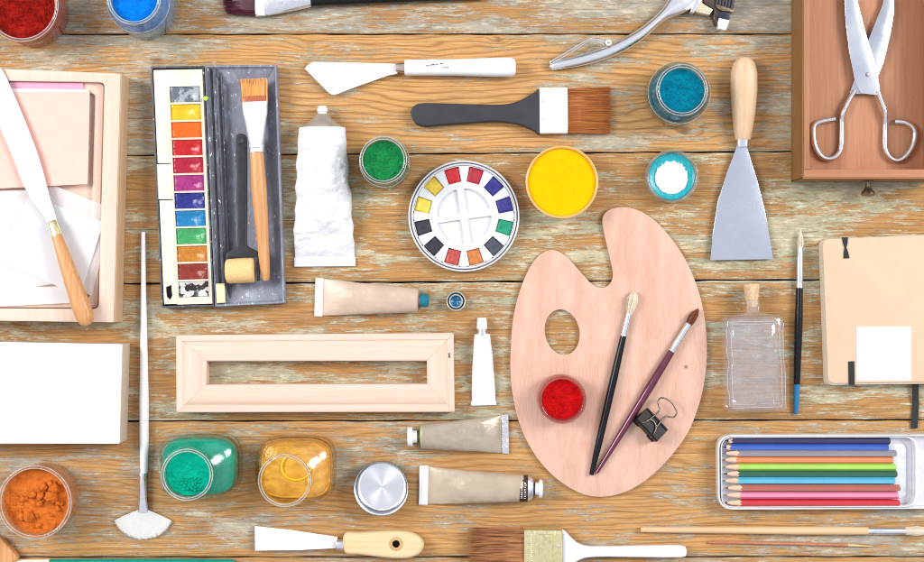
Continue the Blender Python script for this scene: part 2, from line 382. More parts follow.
for i in range(6):
    (a0, a1), (b0, b1) = seams[i], seams[i + 1]
    nx, ny = 420, 44
    xs = np.linspace(-150, 1074, nx)
    X = np.repeat(xs[None, :], ny, 0)
    t_ = np.linspace(0, 1, ny)[:, None]
    edge = .25 * np.sin(xs * .05 + i * 2) + .22 * np.sin(xs * .17 + i)
    top = a0 + (a1 - a0) * xs / 924 + .85 + edge; bot = b0 + (b1 - b0) * xs / 924 - .75 + .22 * np.sin(xs * .09 + 2 * i)
    Y = top[None, :] * (1 - t_) + bot[None, :] * t_
    wx = X - 462; wy = 281 - Y
    Z = -.25 + .12 * np.sin(X * .013 + Y * .07 + i) ; ed = np.minimum(t_, 1 - t_) * (Y[-1:] - Y[:1]); Z = Z - 1.3 * np.exp(-ed / 1.1)
    org = np.array([0., 281 - (a0 + b0) / 2, 0.])
    V = np.stack([(wx) * S, (wy - org[1]) * S, Z * S], -1).reshape(-1, 3)
    idx = np.arange(nx * ny).reshape(ny, nx)
    F = np.stack([idx[:-1, :-1], idx[1:, :-1], idx[1:, 1:], idx[:-1, 1:]], -1).reshape(-1, 4)
    # skirt down both long edges
    Vs = list(map(tuple, V)); Fs = list(map(tuple, F)); base = len(Vs)
    for row, flip in ((0, False), (ny - 1, True)):
        st = len(Vs)
        for k in range(nx): v = V[idx[row, k]]; Vs.append((v[0], v[1], -26 * S))
        for k in range(nx - 1):
            q = (int(idx[row, k]), int(idx[row, k + 1]), st + k + 1, st + k)
            Fs.append(q if not flip else q[::-1])
    me = bpy.data.meshes.new('plank'); me.from_pydata(Vs, [], [tuple(int(z) for z in f) for f in Fs]); me.update()
    me.polygons.foreach_set('use_smooth', [True] * len(me.polygons)); me.set_sharp_from_angle(angle=math.radians(50))
    C = np.array(COV[i]); r, c = C.shape
    fx = np.clip(X / 66, 0, c - 1.001); fy = np.repeat(t_ * (r - 1.001), nx, 1)
    ix, iy = fx.astype(int), fy.astype(int); ux, uy = fx - ix, fy - iy
    ux = ux * ux * (3 - 2 * ux)
    cov = (C[iy, ix] * (1 - ux) + C[iy, ix + 1] * ux) * (1 - uy) + (C[iy + 1, ix] * (1 - ux) + C[iy + 1, ix + 1] * ux) * uy
    warp = np.zeros_like(X); knot = np.zeros_like(X)
    for kx, ky, kr, ks in KN:
        if top.min() < ky < bot.max():
            d2 = ((X - kx) / (kr * 3.2)) ** 2 + ((Y - ky) / (kr * 1.5)) ** 2
            warp += 1.6 * np.exp(-d2); kk = ((X - kx) / kr) ** 2 + ((Y - ky) / (kr * .7)) ** 2
            knot = np.maximum(knot, ks * np.exp(-kk * 1.2))
    for _ in range(9):   # gentle cathedral figures
        kx, ky = rngp.uniform(-50, 980), rngp.uniform(top.min(), bot.max())
        warp += rngp.uniform(-1, 1.6) * np.exp(-((X - kx) / rngp.uniform(60, 130)) ** 2 - ((Y - ky) / rngp.uniform(14, 34)) ** 2)
    for nm, arr in (('cover', cov), ('soft', np.full_like(X, SOFT[i])), ('tone', np.full_like(X, TONE[i])), ('warp', warp), ('knot', knot)):
        at = me.attributes.new(nm, 'FLOAT', 'POINT'); d = np.zeros(len(Vs), 'f'); d[:nx * ny] = arr.reshape(-1)
        if nm in ('soft', 'tone', 'cover'): d[nx * ny:] = .3
        at.data.foreach_set('value', d)
    me.materials.append(plank_material(i + 1))
    o = bpy.data.objects.new('plank', me); COL.objects.link(o); o.parent = tb.o; o.location = (0, (org[1]) * S, 0)

# ================================================================== jars of pigment
def heap(cx, cy, r, z, amp=1.5, sc=.12, lump=0., seed=0, dish=0., fine=.35, lumps=None, nr=54, na=180, side=0, edge=0):
    """powder surface: noisy disc with optional sides going down to z=side"""
    bm = BM(); rings = []
    for k in range(nr, 0, -1):
        rr = r * k / nr
        ring = []
        for i in range(na):
            a = 2 * PI * i / na; x, y = cx + rr * math.cos(a), cy + rr * math.sin(a)
            q = Vector((x * sc + seed * 9, y * sc, seed))
            h = mn.fractal(q, .8, 2.1, 3) * amp + mn.noise(Vector((x * 1.0, y * 1.0, seed))) * fine
            if lump:
                h += lump * max(0, mn.noise(Vector((x * .35, y * .35, seed + 5)))) 
            h += dish * (k / nr) ** 3
            ring.append((x, y, z + h))
        rings.append(ring)
    low = [[(cx + r * .985 * math.cos(2 * PI * i / na), cy + r * .985 * math.sin(2 * PI * i / na), side) for i in range(na)]]
    loft(bm, low + rings, True, True)
    for (lx, ly, lr) in (lumps or []):
        m = bmesh.ops.create_icosphere(bm, subdivisions=3, radius=lr)
        for v in m['verts']:
            n_ = (mn.noise(Vector(v.co) * .35 + Vector((lx, ly, 0))) * .5 + mn.noise(Vector(v.co) * 1.3 + Vector((lx, ly, 3))) * .16) * lr
            v.co = v.co * (1 + n_ / lr); v.co += Vector((lx, ly, z + lr * .45))
            
    return bm
def rim_highlight_rings(t, x, y, z, radii, r=.42):
    b = BM()
    for R_ in radii: lathe([(R_ - r, z), (R_, z + r), (R_ + r, z), (R_, z - r), (R_ - r, z)], x, y, 0, 80, bm=b)
    t.add('rim', b, M['rim_highlight'], angle=60)  # whitish rings that paint highlight lines onto the glass
def jar(label, cat, base, R, h, rn, pmat, fill, gm=None, name='pigment_jar', shoulder=None, **hk):
    """round glass jar: body radius R, total height h, neck radius rn"""
    gm = gm or M['glass']; t = Thing(name, label, cat, *base); x, y, _ = t.w
    sh = shoulder or h * .7
    if rn < R - 1.5:
        prof = [(R * .55, 1.4), (R * .84, 1.), (R * .9, .3), (R * .96, 1.6), (R, 5), (R, sh - 5), (R * .985, sh - 2), (R * .93, sh + .5), (rn + 1.2, sh + 3.5), (rn + .3, sh + 6), (rn, h - 5), (rn + 1.3, h - 4), (rn + 1.5, h - 1.6), (rn + .9, h - .2), (rn - .6, h), (rn - 1.6, h - .8), (rn - 2.1, h - 4), (rn - 2.2, sh + 5), (R * .9 - 1.5, sh - 1), (R - 2.6, sh - 5), (R - 2.6, 6), (R * .8, 4), (0.2, 3.6)]
    else:
        prof = [(R * .6, 1.2), (R * .88, .3), (R * .96, 1.2), (R, 4), (R, h * .5), (R + .6, h - 5), (R + 1.6, h - 4), (R + 1.7, h - 1.5), (R + 1.1, h - .2), (R - .6, h), (R - 1.7, h - .9), (R - 2.6, h - 4), (R - 2.8, 6), (R * .8, 3.6), (.2, 3.2)]
    t.add('glass_body', lathe(prof, x, y, 0, 80), gm, angle=60)
    rim_highlight_rings(t, x, y, h, (rn + .9, rn - 1.5) if rn < R - 1.5 else (R + 1.1, R - 1.5))
    if rn < R - 1.5: rim_highlight_rings(t, x, y, sh - 1, (R - .6,), .3)
    if pmat: t.add('pigment', heap(x, y, (rn if rn < R - 1.5 else R) - 2.6, fill, side=(sh + 4 if rn < R - 1.5 and fill > sh + 4 else 4.2), **hk), pmat, angle=80)
    if pmat and rn < R - 1.5 and fill > sh + 4:
        t.add('pigment', lathe([(.2, 4.1), (R * .75, 4.1), (R - 3, 7), (R - 3, sh - 5.4), (R * .9 - 2, sh - 1.4), (rn - 3, sh + 3.9), (.2, sh + 3.9)], x, y, 0, 60), pmat, angle=60)
    return t
P_red = powder('dark_red_pigment', rgb(214, 44, 30), rgb(116, 12, 10), .8, bumps=.9, bumpd=.002)
P_blue = powder('azure_pigment', rgb(0, 140, 240), rgb(0, 98, 206), .3, bumps=.25)
P_green = powder('green_pigment', rgb(42, 168, 92), rgb(12, 112, 58), .8, bumps=.8)
P_cyan = powder('cyan_blue_pigment', rgb(0, 146, 172), rgb(0, 104, 138), .35, bumps=.6)
P_emer = powder('emerald_pigment', rgb(0, 188, 152), rgb(0, 160, 130), .4, bumps=.4)
P_oran = powder('orange_pigment', rgb(238, 134, 54), rgb(206, 98, 32), .5, bumps=.5)
P_scar = powder('scarlet_pigment', rgb(226, 20, 20), rgb(178, 6, 14), .35, bumps=.6)
jar('open glass jar heaped with dark red pigment powder, cut off by the top left corner', 'pigment jar', (36, 14), 34, 42, 34, P_red, 34, amp=1.8, lump=2.2, seed=1, fine=1.1, gm=glass('red_stained_glass', (.95, .78, .74), (.75, .42, .38), .7, .06, haze=.5, hazec=(.55, .16, .12, 1)))
jar('narrow necked glass jar of bright azure blue pigment at the top edge', 'pigment jar', (147.5, 9.5), 31, 54, 24.5, P_blue, 47, seed=2, amp=.8, gm=glass('blue_stained_glass', (.88, .94, .98), (.55, .68, .78), .7, .06, haze=.3, hazec=(.3, .5, .68, 1)))
jar('small glass jar of grainy green pigment powder beside the white wrinkled tube', 'pigment jar', (386.5, 165), 25, 54, 21.5, P_green, 47, seed=3, amp=.6, lump=1.2, shoulder=34, fine=.9)
jar('round glass jar of cyan blue pigment left of the pale wooden scraper handle', 'pigment jar', (674, 97), 31, 48, 23.6, P_cyan, 41, seed=4, amp=.8, lump=1.6, shoulder=32, fine=.7)
jar('small glass jar of scarlet powder standing on the wooden palette', 'pigment jar', (561.5, 398.5, 4), 24, 26, 24, None, 0, gm=glass('pink_stained_glass', (.96, .8, .78), (.75, .35, .35), .6, .05), name='pigment_jar') if False else None
def small_red():
    t = Thing('pigment_jar', 'small glass jar of scarlet pigment powder standing on the wooden palette', 'pigment jar', 560.5, 397.5, 4.1); x, y, z = t.w
    g = glass('pink_stained_glass', (.97, .80, .78), (.72, .30, .30), .6, .05)
    prof = [(20, .3), (23.4, .8), (24, 4), (24, 14), (23, 17), (21.8, 19), (21.8, 24), (23.2, 25), (23.2, 27.5), (21, 28), (20, 27), (19.6, 22), (20.6, 17), (22, 14), (22, 4), (.2, 2.5)]
    t.add('glass_body', lathe(prof, x, y, z, 80), g, angle=60)
    t.add('pigment', heap(x, y, 19.3, z + 21, amp=1.2, lump=1.8, seed=7, side=z + 3), P_scar, angle=80)
small_red()
def orange_jar():
    lumps = []
    rr = random.Random(5); cx, cy = W2(46, 496.5)
    for _ in range(46):
        a = rr.uniform(0, 2 * PI); d = 28 * math.sqrt(rr.random()); x, y = d * math.cos(a), d * math.sin(a)
        if y < 6 or x > 6: lumps.append((cx + x * .9, cy + y * .9, rr.choice((1.2, 1.6, 2, 2.8, 3.8))))
    lumps += [(cx + 14, cy + 4, 6), (cx + 17, cy + 12, 5), (cx - 8, cy - 15, 5), (cx - 4, cy + 6, 3.5), (cx + 6, cy + 14, 4)]
    jar('wide glass jar of lumpy orange pigment powder near the bottom left corner', 'pigment jar', (46, 496.5), 34.5, 34, 34.5, P_oran, 25, seed=5, amp=1.5, lump=.8, lumps=lumps, gm=glass('orange_stained_glass', (.98, .86, .72), (.85, .55, .3), .65, .06, haze=.5, hazec=(.72, .34, .15, 1)))
orange_jar()
def yellow_pot():
    t = Thing('paint_pot', 'round pot filled to the brim with flat bright yellow paint', 'paint pot', 560, 184); x, y, _ = t.w
    pm = plain('peach_pot_wall', rgb(250, 196, 110, .85), .35, 0, .06)
    t.add('pot_wall', lathe([(.2, .4), (31, .4), (33, 1.5), (35.2, 24), (35.6, 26), (34.6, 26.6), (33.2, 25.8), (32.6, 20), (32, 4), (.2, 3)], x, y, 0, 90), pm, angle=60)
    ym = powder('yellow_paint', rgb(255, 196, 0, .88), rgb(252, 184, 0, .88), .3, bumps=.08)
    t.add('paint', heap(x, y, 32.7, 23, amp=.35, sc=.05, seed=8, fine=.03, dish=.8, side=5), ym, angle=80)
yellow_pot()
def teal_pot():
    t = Thing('paint_pot', 'little open glass pot with a teal ring around a ragged white centre', 'paint pot', 669.5, 177.5); x, y, _ = t.w
    t.add('glass_body', lathe([(20, .3), (24.5, .8), (25.6, 3), (25.6, 12), (26.2, 16), (25.8, 17.6), (24.3, 18), (23.2, 17), (22.9, 12), (22.8, 3), (.2, 2)], x, y, 0, 80), M['dusty_glass'], angle=60)
    tm = plain('teal_paint', rgb(0, 158, 178, .9), .3, 0, .3, .25, .3, .4, c2=rgb(40, 190, 190))
    t.add('paint', lathe([(.2, 2.2), (22.4, 2.2), (22.6, 14), (21.5, 13.4), (19, 12.2), (14, 12), (.2, 12)], x, y, 0, 64), tm)
    pts = []
    rr = random.Random(3)
    for i in range(96):
        a = 2 * PI * i / 96; up = max(0, math.sin(a + .2))
        r = 16.2 + rr.uniform(-.45, .45) + (1.0 if (i // rr.choice((3, 4))) % 2 else -1.0) * up ** .5 * .7
        pts.append((x + 0 + r * math.cos(a), y - 1.2 + r * math.sin(a)))
    t.add('paper_seal', flat(pts, 12.2, 13.2, .3), plain('white_seal', (.9, .9, .9, 1), .7, 0, .02))
teal_pot()
def square_jar(label, cat, base, w, d, h, neck, rn, gm, contents, lev, name='glass_bottle'):
    t = Thing(name, label, cat, *base); x, y, _ = t.w; nx, ny = W2(*neck)
    N = 80
    def rr(sx, sy, z, p=3.6, cx=x, cy=y):
        out = []
        for i in range(N):
            a = 2 * PI * i / N; c, s_ = math.cos(a), math.sin(a)
            out.append((cx + math.copysign(abs(c) ** (2 / p), c) * sx, cy + math.copysign(abs(s_) ** (2 / p), s_) * sy, z))
        return out
    rim_highlight_rings(t, nx, ny, h - .3, (rn + .6, rn - 1.6), .5)
    a, b = w / 2, d / 2
    outer = [rr(a * .82, b * .8, .4), rr(a * .93, b * .92, .8), rr(a, b, 5), rr(a, b, h * .45), rr(a * .97, b * .97, h * .58, 3.2),
             rr(a * .82, b * .84, h * .68, 2.8, x + (nx - x) * .3, y + (ny - y) * .3), rr(rn + 3, rn + 3, h * .76, 2, nx, ny), rr(rn, rn, h * .82, 2, nx, ny), rr(rn, rn, h - 4, 2, nx, ny), rr(rn + 1.6, rn + 1.6, h - 3, 2, nx, ny), rr(rn + 1.8, rn + 1.8, h - 1, 2, nx, ny),
             rr(rn + .6, rn + .6, h, 2, nx, ny), rr(rn - 1.4, rn - 1.4, h - .3, 2, nx, ny), rr(rn - 2.4, rn - 2.4, h - 3, 2, nx, ny), rr(rn - 2.6, rn - 2.6, h * .82, 2, nx, ny), rr(rn, rn, h * .75, 2, nx, ny),
             rr(a * .78, b * .8, h * .64, 2.8, x + (nx - x) * .3, y + (ny - y) * .3), rr(a * .9, b * .9, h * .55, 3.2), rr(a - 4, b - 4, h * .45), rr(a - 4, b - 4, 7), rr(a * .75, b * .72, 4.5)]
    t.add('glass_body', loft(BM(), outer, True, True), gm, angle=60)
    nb = [rr(a * .74, b * .71, 4.8), rr(a - 4.4, b - 4.4, 7.4), rr(a - 4.4, b - 4.4, lev * .9), rr(a - 5.5, b - 5.5, lev)]
    return t, nb, (nx, ny)
def emerald():
    g = glass('emerald_stained_glass', (.985, 1, .99), (.78, .92, .87), .6, .05, .2, .05, 3.2, rough=.13)
    t, nb, (nx, ny) = square_jar('squarish glass bottle packed with emerald green pigment, left of the amber one', 'glass bottle', (203.5, 463), 80, 64, 50, (197.5, 467.5), 24, g, None, 28)
    t.add('pigment', loft(BM(), nb), P_emer, angle=60)
    t.add('pigment', heap(nx, ny, 21.2, 42, amp=.7, lump=1.5, seed=12, side=27, lumps=[(nx + random.uniform(-9, 14), ny - random.uniform(4, 16), random.uniform(.7, 1.8)) for _ in range(34)]), P_emer, angle=80)
emerald()
def amber():
    g = glass('amber_glass', (1., .99, .93), (1., .80, .25), .6, .05, .3, .05, rough=.13)
    t, nb, (nx, ny) = square_jar('squarish glass bottle of clear amber orange liquid with an open mouth', 'glass bottle', (298, 467), 78, 66, 50, (291.5, 473), 24.5, g, None, 16)
    lq = glass('amber_liquid', (1., .86, .5), (1., .62, .08), .3, .03, haze=.8, hazec=(1., .58, .10, 1))  # diffuse orange haze paints in the glow of refracted light
    t.add('liquid', loft(BM(), nb), lq, angle=60)
    ygl = glass('yellow_edge_glow', (1., .85, .35), (1., .7, .1), .5, .1, haze=.6, hazec=(1., .68, .08, 1))  # yellow haze colour for tubes that imitate the bright edges of the liquid
    for rg, r_ in ((nb[3], .9), (nb[1], .8)): t.add('bright_edge_line', tube([Vector(p) for p in rg] + [Vector(rg[0])], r_, 8, 1, None, False), ygl, angle=60)
    yr = plain('yellow_refraction_paint', rgb(255, 205, 20, .9), .3, 0, .1)
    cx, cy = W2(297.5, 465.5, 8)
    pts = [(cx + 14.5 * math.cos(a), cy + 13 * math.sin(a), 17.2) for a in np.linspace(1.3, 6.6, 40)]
    t.add('refraction_ring', tube(pts, [1.25 * math.sin(PI * k / 39) ** .4 * .9 + .05 for k in range(40)], 8), yr)  # solid yellow arc standing in for light refracted by the bottle bottom
amber()
def steel_lid():
    t = Thing('jar_lid', 'round brushed steel lid lying open side up, right of the amber bottle', 'lid', 382, 486.5); x, y, _ = t.w
    m = NT('radial_brushed_steel'); tan = m.n('ShaderNodeTangent', _p={'direction_type': 'RADIAL', 'axis': 'Z'})
    b = m.bsdf(Base_Color=(.97, .97, .98, 1), Metallic=1., Roughness=.36, Anisotropic=.75); m.set(b, 'Tangent', tan.outputs[0]); mt = m.done(b)
    wall = plain('polished_rim_steel', (.62, .62, .64, 1), .16, 1., .05, .3)
    t.add('lid_wall', lathe([(24.9, .3), (26, 1.2), (26.6, 4), (26.7, 14), (27.2, 15.4), (26.9, 16.2), (26.3, 15.6), (26.0, 13), (25.9, 3), (25, 1.3)], x, y, 0, 96), wall, angle=60)
    t.add('lid_disc', lathe([(.2, .3), (24.8, .3), (24.8, 1.2), (23.4, 2.4), (22.6, 2.2), (22.2, 1.2), (.2, 1.1)], x, y, 0, 96), mt, angle=50)
steel_lid()
def open_cap():
    t = Thing('tube_cap', 'tiny round screw cap lying hollow side up with blue paint inside, beside the taupe tube', 'cap', 456, 301); x, y, _ = t.w
    t.add('cap_skirt', lathe([(.2, .3), (9, .3), (9.7, .8), (9.7, 7), (9.2, 7.6), (8.6, 7.2), (8.4, 5.5), (6.9, 5.5), (6.9, 8.4), (6.3, 8.9), (5.6, 8.3), (5.4, 2), (.2, 1.6)], x, y, 0, 56), plain('pale_cap_metal', (.72, .76, .74, 1), .3, .5))
    t.add('dark_ring', lathe([(6.95, 5.7), (8.4, 5.7)], x, y, 0, 56), M['black_plastic'])
    t.add('paint', heap(x, y, 5.4, 5, amp=.6, sc=.4, seed=21, fine=.1, dish=1.6, nr=10, na=40, side=2), plain('blue_paint', rgb(10, 110, 160), .25, 0, .5, .5, .3, .8))
open_cap()

# ================================================================== tray with papers, palette knife
def tray():
    t = Thing('wooden_tray', 'shallow pale wooden tray holding sheets of pink and white paper, top left', 'tray', 30, 195)
    out = px2([(-60, 66), (120.5, 73.5), (113.5, 322.5), (-60, 320)], 30)
    inn = fillet(px2([(-50, 80), (104.5, 82), (98.5, 309), (-50, 308)], 30), 6)
    t.add('tray_floor', flat(out, 0, 19, .4), M['pale_wood_v'])
    t.add('tray_rim', flat([fillet(out, 1.2, 3), inn], 19.05, 30, .5), M['pale_wood_v'])
    e = M['side_wood'] = timber('tan_side_wood', rgb(236, 202, 164), rgb(220, 180, 138), 'y', .2, .6)
    a, b = Vector(out[1]), Vector(out[2]); d = (b - a).normalized(); n = Vector((-d.y, d.x))
    t.add('side_board', flat([a + d * .2, a + d * .2 + n * .9, b - d * .2 + n * .9, b - d * .2], .2, 29.3, .2), e)
    inn2 = fillet(px2([(-44, 91), (95, 93), (89, 299), (-44, 298)], 24), 5)
    t.add('inner_step', flat([fillet(px2([(-50, 81), (103.5, 83), (97.5, 308), (-50, 307)], 24), 5), inn2], 19.1, 23.5, .5), M['pale_wood_v'])
tray()
def sheet(name, label, cat, pts, z, m, th=.35, curl=1.2, group=None, n=26):
    t = Thing(name, label, cat, sum(p[0] for p in pts) / 4, sum(p[1] for p in pts) / 4, z, group)
    bm = BM(); seed = random.random() * 50; c = px2(pts, z); top = []; bot = []
    for i in range(n + 1):
        r1 = []; r2 = []
        for j in range(n + 1):
            p = bilin(c, j / n, i / n); h = (mn.noise(Vector((p.x * .02, p.y * .02, seed))) + .6) * curl + curl * .5 * ((2 * i / n - 1) ** 4)
            r1.append(bm.verts.new((p.x, p.y, z + max(0.02, h) + th))); r2.append(bm.verts.new((p.x, p.y, z + max(0.02, h))))
        top.append(r1); bot.append(r2)
    for i in range(n):
        for j in range(n):
            bm.faces.new((top[i][j], top[i + 1][j], top[i + 1][j + 1], top[i][j + 1])); bm.faces.new((bot[i][j], bot[i][j + 1], bot[i + 1][j + 1], bot[i + 1][j]))
    for i in range(n):
        for a, b, c_, d in ((top[i][0], bot[i][0], bot[i + 1][0], top[i + 1][0]), (top[i][n], top[i + 1][n], bot[i + 1][n], bot[i][n]), (top[0][i], top[0][i + 1], bot[0][i + 1], bot[0][i]), (top[n][i], bot[n][i], bot[n][i + 1], top[n][i + 1])): bm.faces.new((a, b, c_, d))
    bmesh.ops.recalc_face_normals(bm, faces=bm.faces)
    o = t.add(name, bm, m); return t
def single(t):
    """a thing that is one mesh: keep the mesh itself as the top-level object"""
    ch = [o for o in COL.objects if o.parent == t.o]
    if len(ch) == 1:
        o = ch[0]; o.parent = None; o.location = t.o.location
        for k in t.o.keys(): o[k] = t.o[k]
        nm = t.o.name; bpy.data.objects.remove(t.o); o.name = nm
    return t
pinkm = plain('pink_paper', rgb(244, 172, 196, .9), .8, 0, .05, .05); salm = plain('salmon_card', rgb(255, 196, 180, .95), .75, 0, .04, .05)
whp = plain('white_tissue', (.9, .9, .9, 1), .8, 0, .02)
rim_done = True
def tissue(name, a):
    t = NT(name); d = t.n('ShaderNodeBsdfDiffuse', Color=(.93, .92, .92, 1)); tr = t.n('ShaderNodeBsdfTransparent', Color=(1, 1, 1, 1)); return t.done(t.n('ShaderNodeMixShader', i0=a, i1=tr, i2=d))
G = 'sheets of paper in the tray'
single(sheet('paper_sheet', 'strip of pink paper peeking out above the salmon card in the tray', 'paper', [(-30, 82), (83.5, 83), (84.5, 120), (-30, 120)], 24, pinkm, group=G))
single(sheet('paper_sheet', 'white paper edge just above the salmon card in the tray', 'paper', [(-30, 88.5), (88.5, 89.5), (89, 150), (-30, 150)], 25.5, whp, group=G, curl=.8))
single(sheet('paper_sheet', 'salmon pink card in the upper half of the wooden tray', 'paper', [(-30, 92), (90, 92), (88, 184), (-30, 190)], 27, salm, group=G, curl=1))
tm = tissue('translucent_tissue', .34)
single(sheet('tissue_sheet', 'translucent white tissue square turned to the right, lower right of the tray', 'paper', [(48, 183), (114, 209), (92, 296), (20, 262)], 23.6, tm, group=G, curl=1))
single(sheet('tissue_sheet', 'large white tissue square turned to the left under the knife handle', 'paper', [(30, 196), (104, 222), (80, 296), (-6, 258)], 24.8, tissue('opaque_tissue', .6), group=G, curl=1))
single(sheet('tissue_sheet', 'folded strip of white tissue along the bottom of the tray', 'paper', [(-30, 288), (82, 286), (88, 302), (-30, 308)], 25.5, tissue('folded_tissue', .5), group=G, curl=.8))
single(sheet('tissue_sheet', 'upright sheet of thin white tissue at the left edge of the tray', 'paper', [(-40, 192), (40, 190), (52, 284), (-40, 300)], 24.2, tissue('thin_tissue', .42), group=G, curl=1))
def knife(t, blade_pts, z, fr, parts, bladem=None, zb=1.2):
    t.add('blade', flat(blade_pts, z, z + zb, .3), bladem or M['blade'])
M['blade'] = plain('bright_blade', (.95, .95, .96, 1), .45, .45, .03, .05)
def big_knife():
    t = Thing('palette_knife', 'long bladed palette knife with slim orange wooden handle lying across the tray', 'palette knife', 72, 260, 30)
    pts = smooth_open([Vector((*W2(x, y, 32), 0)) for x, y in [(-14, 66), (-3, 66), (3, 71), (12, 90), (25.5, 122), (37, 152), (44, 175), (50, 198), (57, 220)]], 4) + [Vector((*W2(x, y, 32), 0)) for x, y in [(49, 224), (42, 213), (32, 200), (24, 186), (12, 155), (0, 127), (-14, 96)]]
    t.add('blade', flat([(p.x, p.y) for p in pts], 31.2, 32.4, .25), M['blade'])
    fr = Fr((53.5, 222), (89, 322), 31)
    t.add('ferrule', strip(fr, [-1, 0, 6, 14], [4.3, 4.7, 4.9, 5.2], [6, 7, 8, 9]), M['brass'])
    us = [14, 18, 35, 60, 85, 98, 104, 106.5]; ws = [4.8, 5.2, 6.4, 7.8, 8.8, 8.6, 6.6, 3]
    t.add('handle', strip(fr, us, ws, [9, 9.6, 12, 14, 15, 14, 11, 6], cz=[.0, 0, 0, 0, 0, .4, 1.5, 4], n=28), M['orange_wood'])
big_knife()
def canvas():
    t = Thing('stretched_canvas', 'blank white stretched canvas with deep tan sides at the left edge', 'canvas', 40, 393)
    top = px2([(-60, 341), (122.3, 344.3), (119.5, 443.8), (-60, 443.5)], 30)
    t.add('canvas_sides', flat(fillet(top, 1.2, 3), 0, 29, .8), plain('raw_canvas_side', rgb(226, 206, 182), .8, 0, .08, .3, .2, 2))
    t.add('canvas_face', flat(fillet(top, 1.4, 3), 29.02, 30.2, .5), plain('primed_canvas', (.9, .9, .9, 1), .7, 0, .02, .3, .08, 2.2))
canvas()

# ================================================================== long brushes
def rod_brush(name, label, tip, f0, f1, f2, end, prof_h, rf, hm, bm_, fm, z=0, tuft=None, group=None, cat='paintbrush', endcap=None, hair=150, bend=0):
    """round artist's brush: tip, start of ferrule, start of handle, end of handle (photo px), radii along the handle"""
    zc = z + max(max(r for _, r in prof_h), rf[1])
    t = Thing(name, label, cat, *f2, z, group)
    A, B, C, D = [Vector(W(*p, zc)) for p in (tip, f0, f1, end)]
    # handle
    n = 22; path = []; rad = []
    for i in range(n + 1):
        q = i / n; p = C.lerp(D, q); r = np.interp(q, [a for a, _ in prof_h], [b for _, b in prof_h])
        path.append(Vector((p.x, p.y, z + r + .1 + (zc - z - r) * (1 - q) * .4))); rad.append(r)
    hpath = list(path)
    t.add('handle', tube(path, rad, 18), hm, angle=60)
    m = B.lerp(C, .3); m2 = B.lerp(C, .82); m3 = B.lerp(C, .88); zz = path[0].z
    pts = [Vector((p.x, p.y, zz)) for p in (B, m, m2, m3, C + (C - B) * .02)]
    t.add('ferrule', tube(pts, [rf[0], (rf[0] + rf[1]) / 2, rf[1], rf[1] * .9, rf[1] * 1.03], 18), fm, angle=30)
    L = (A - B).length; d = (A - B).normalized(); s_ = Vector((-d.y, d.x, 0)); b = BM()
    w = tuft or [(0, 1), (.35, 1.3), (.7, .9), (.93, .35), (1, .08)]
    path = [Vector((B.x, B.y, zz)) + d * (L * q * .97) for q, _ in w]
    tube(path, [rf[0] * k * .82 for _, k in w], 14, 1, b)
    for _ in range(hair):
        a = random.uniform(0, 2 * PI); rr = math.sqrt(random.random()); cx, cz = rr * math.cos(a), rr * math.sin(a); e = random.uniform(.86, 1.0)
        pp = [Vector((B.x, B.y, zz)) + d * (L * q * e) + s_ * (cx * rf[0] * k) + Vector((0, 0, cz * rf[0] * k)) for q, k in w]
        tube(pp, [.28, .28, .28, .2, .06][:len(pp)] if len(pp) == 5 else [.25] * len(pp), 3, 1, b)
    t.add('bristles', b, bm_, angle=60)
    if endcap:
        k0 = next(i for i in range(n + 1) if i / n > .76)
        pp = hpath[k0:]; rr_ = [r + .3 for r in rad[k0:]]; e = (pp[-1] - pp[-2]).normalized()
        t.add('painted_end', tube(pp + [pp[-1] + e * .9, pp[-1] + e * 1.6], rr_ + [rr_[-1] * .8, .5], 18), endcap[1], angle=60)
    return t
brown_hair = plain('brown_sable', rgb(140, 76, 40), .5, 0, .35, .6); cream_hair = plain('cream_hair', rgb(242, 228, 206, .9), .6, 0, .1, .6)
rod_brush('round_brush', 'brush with black handle and cream bristles lying on the wooden palette', (634.5, 291), (629, 314), (623.5, 336), None or (607, 400), (591.5, 475), [(0, 3.1), (.3, 3.9), (.8, 3.4), (1, 2.2)], (2.9, 3), M['black_lacquer'], cream_hair, M['steel'], 4, [(0, 1), (.35, 1.7), (.7, 2.0), (.92, 1.2), (1, .4)])
rod_brush('round_brush', 'brush with plum purple handle and pointed brown bristles lying on the wooden palette', (698.5, 308.5), (689, 324), (672, 351), (640, 410), (597, 473), [(0, 3.4), (.3, 4.2), (.7, 3.3), (1, 1.8)], (3.2, 3.4), M['purple_lacquer'], brown_hair, M['steel'], 4, [(0, 1), (.35, 1.35), (.65, 1.2), (.9, .6), (1, .1)])
rod_brush('round_brush', 'brush with black handle and blue painted end lying just left of the notebook', (800.3, 228), (800.2, 247), (799.6, 287), (798.5, 340), (796.3, 413), [(0, 3.3), (.3, 4.0), (.75, 3.1), (1, 1.9)], (2.9, 3.5), M['black_lacquer'], cream_hair, M['steel'], 0, [(0, 1), (.3, 1.15), (.6, .8), (.88, .3), (1, .05)], endcap=((797.05, 385), M['blue_lacquer']))
rod_brush('round_brush', 'long brush with bare pale wooden handle lying under the pencil tin', (936, 531), (905, 531), (868.5, 531), (750, 530), (641, 530), [(0, 3.9), (.3, 4.1), (.7, 3.2), (1, 2.7)], (3.4, 3.9), timber('pale_handle', rgb(245, 212, 168), rgb(230, 188, 140), 'x', .2, .5), cream_hair, M['steel'], 0, [(0, 1), (.35, 1.4), (.7, 1.1), (.93, .5), (1, .15)])
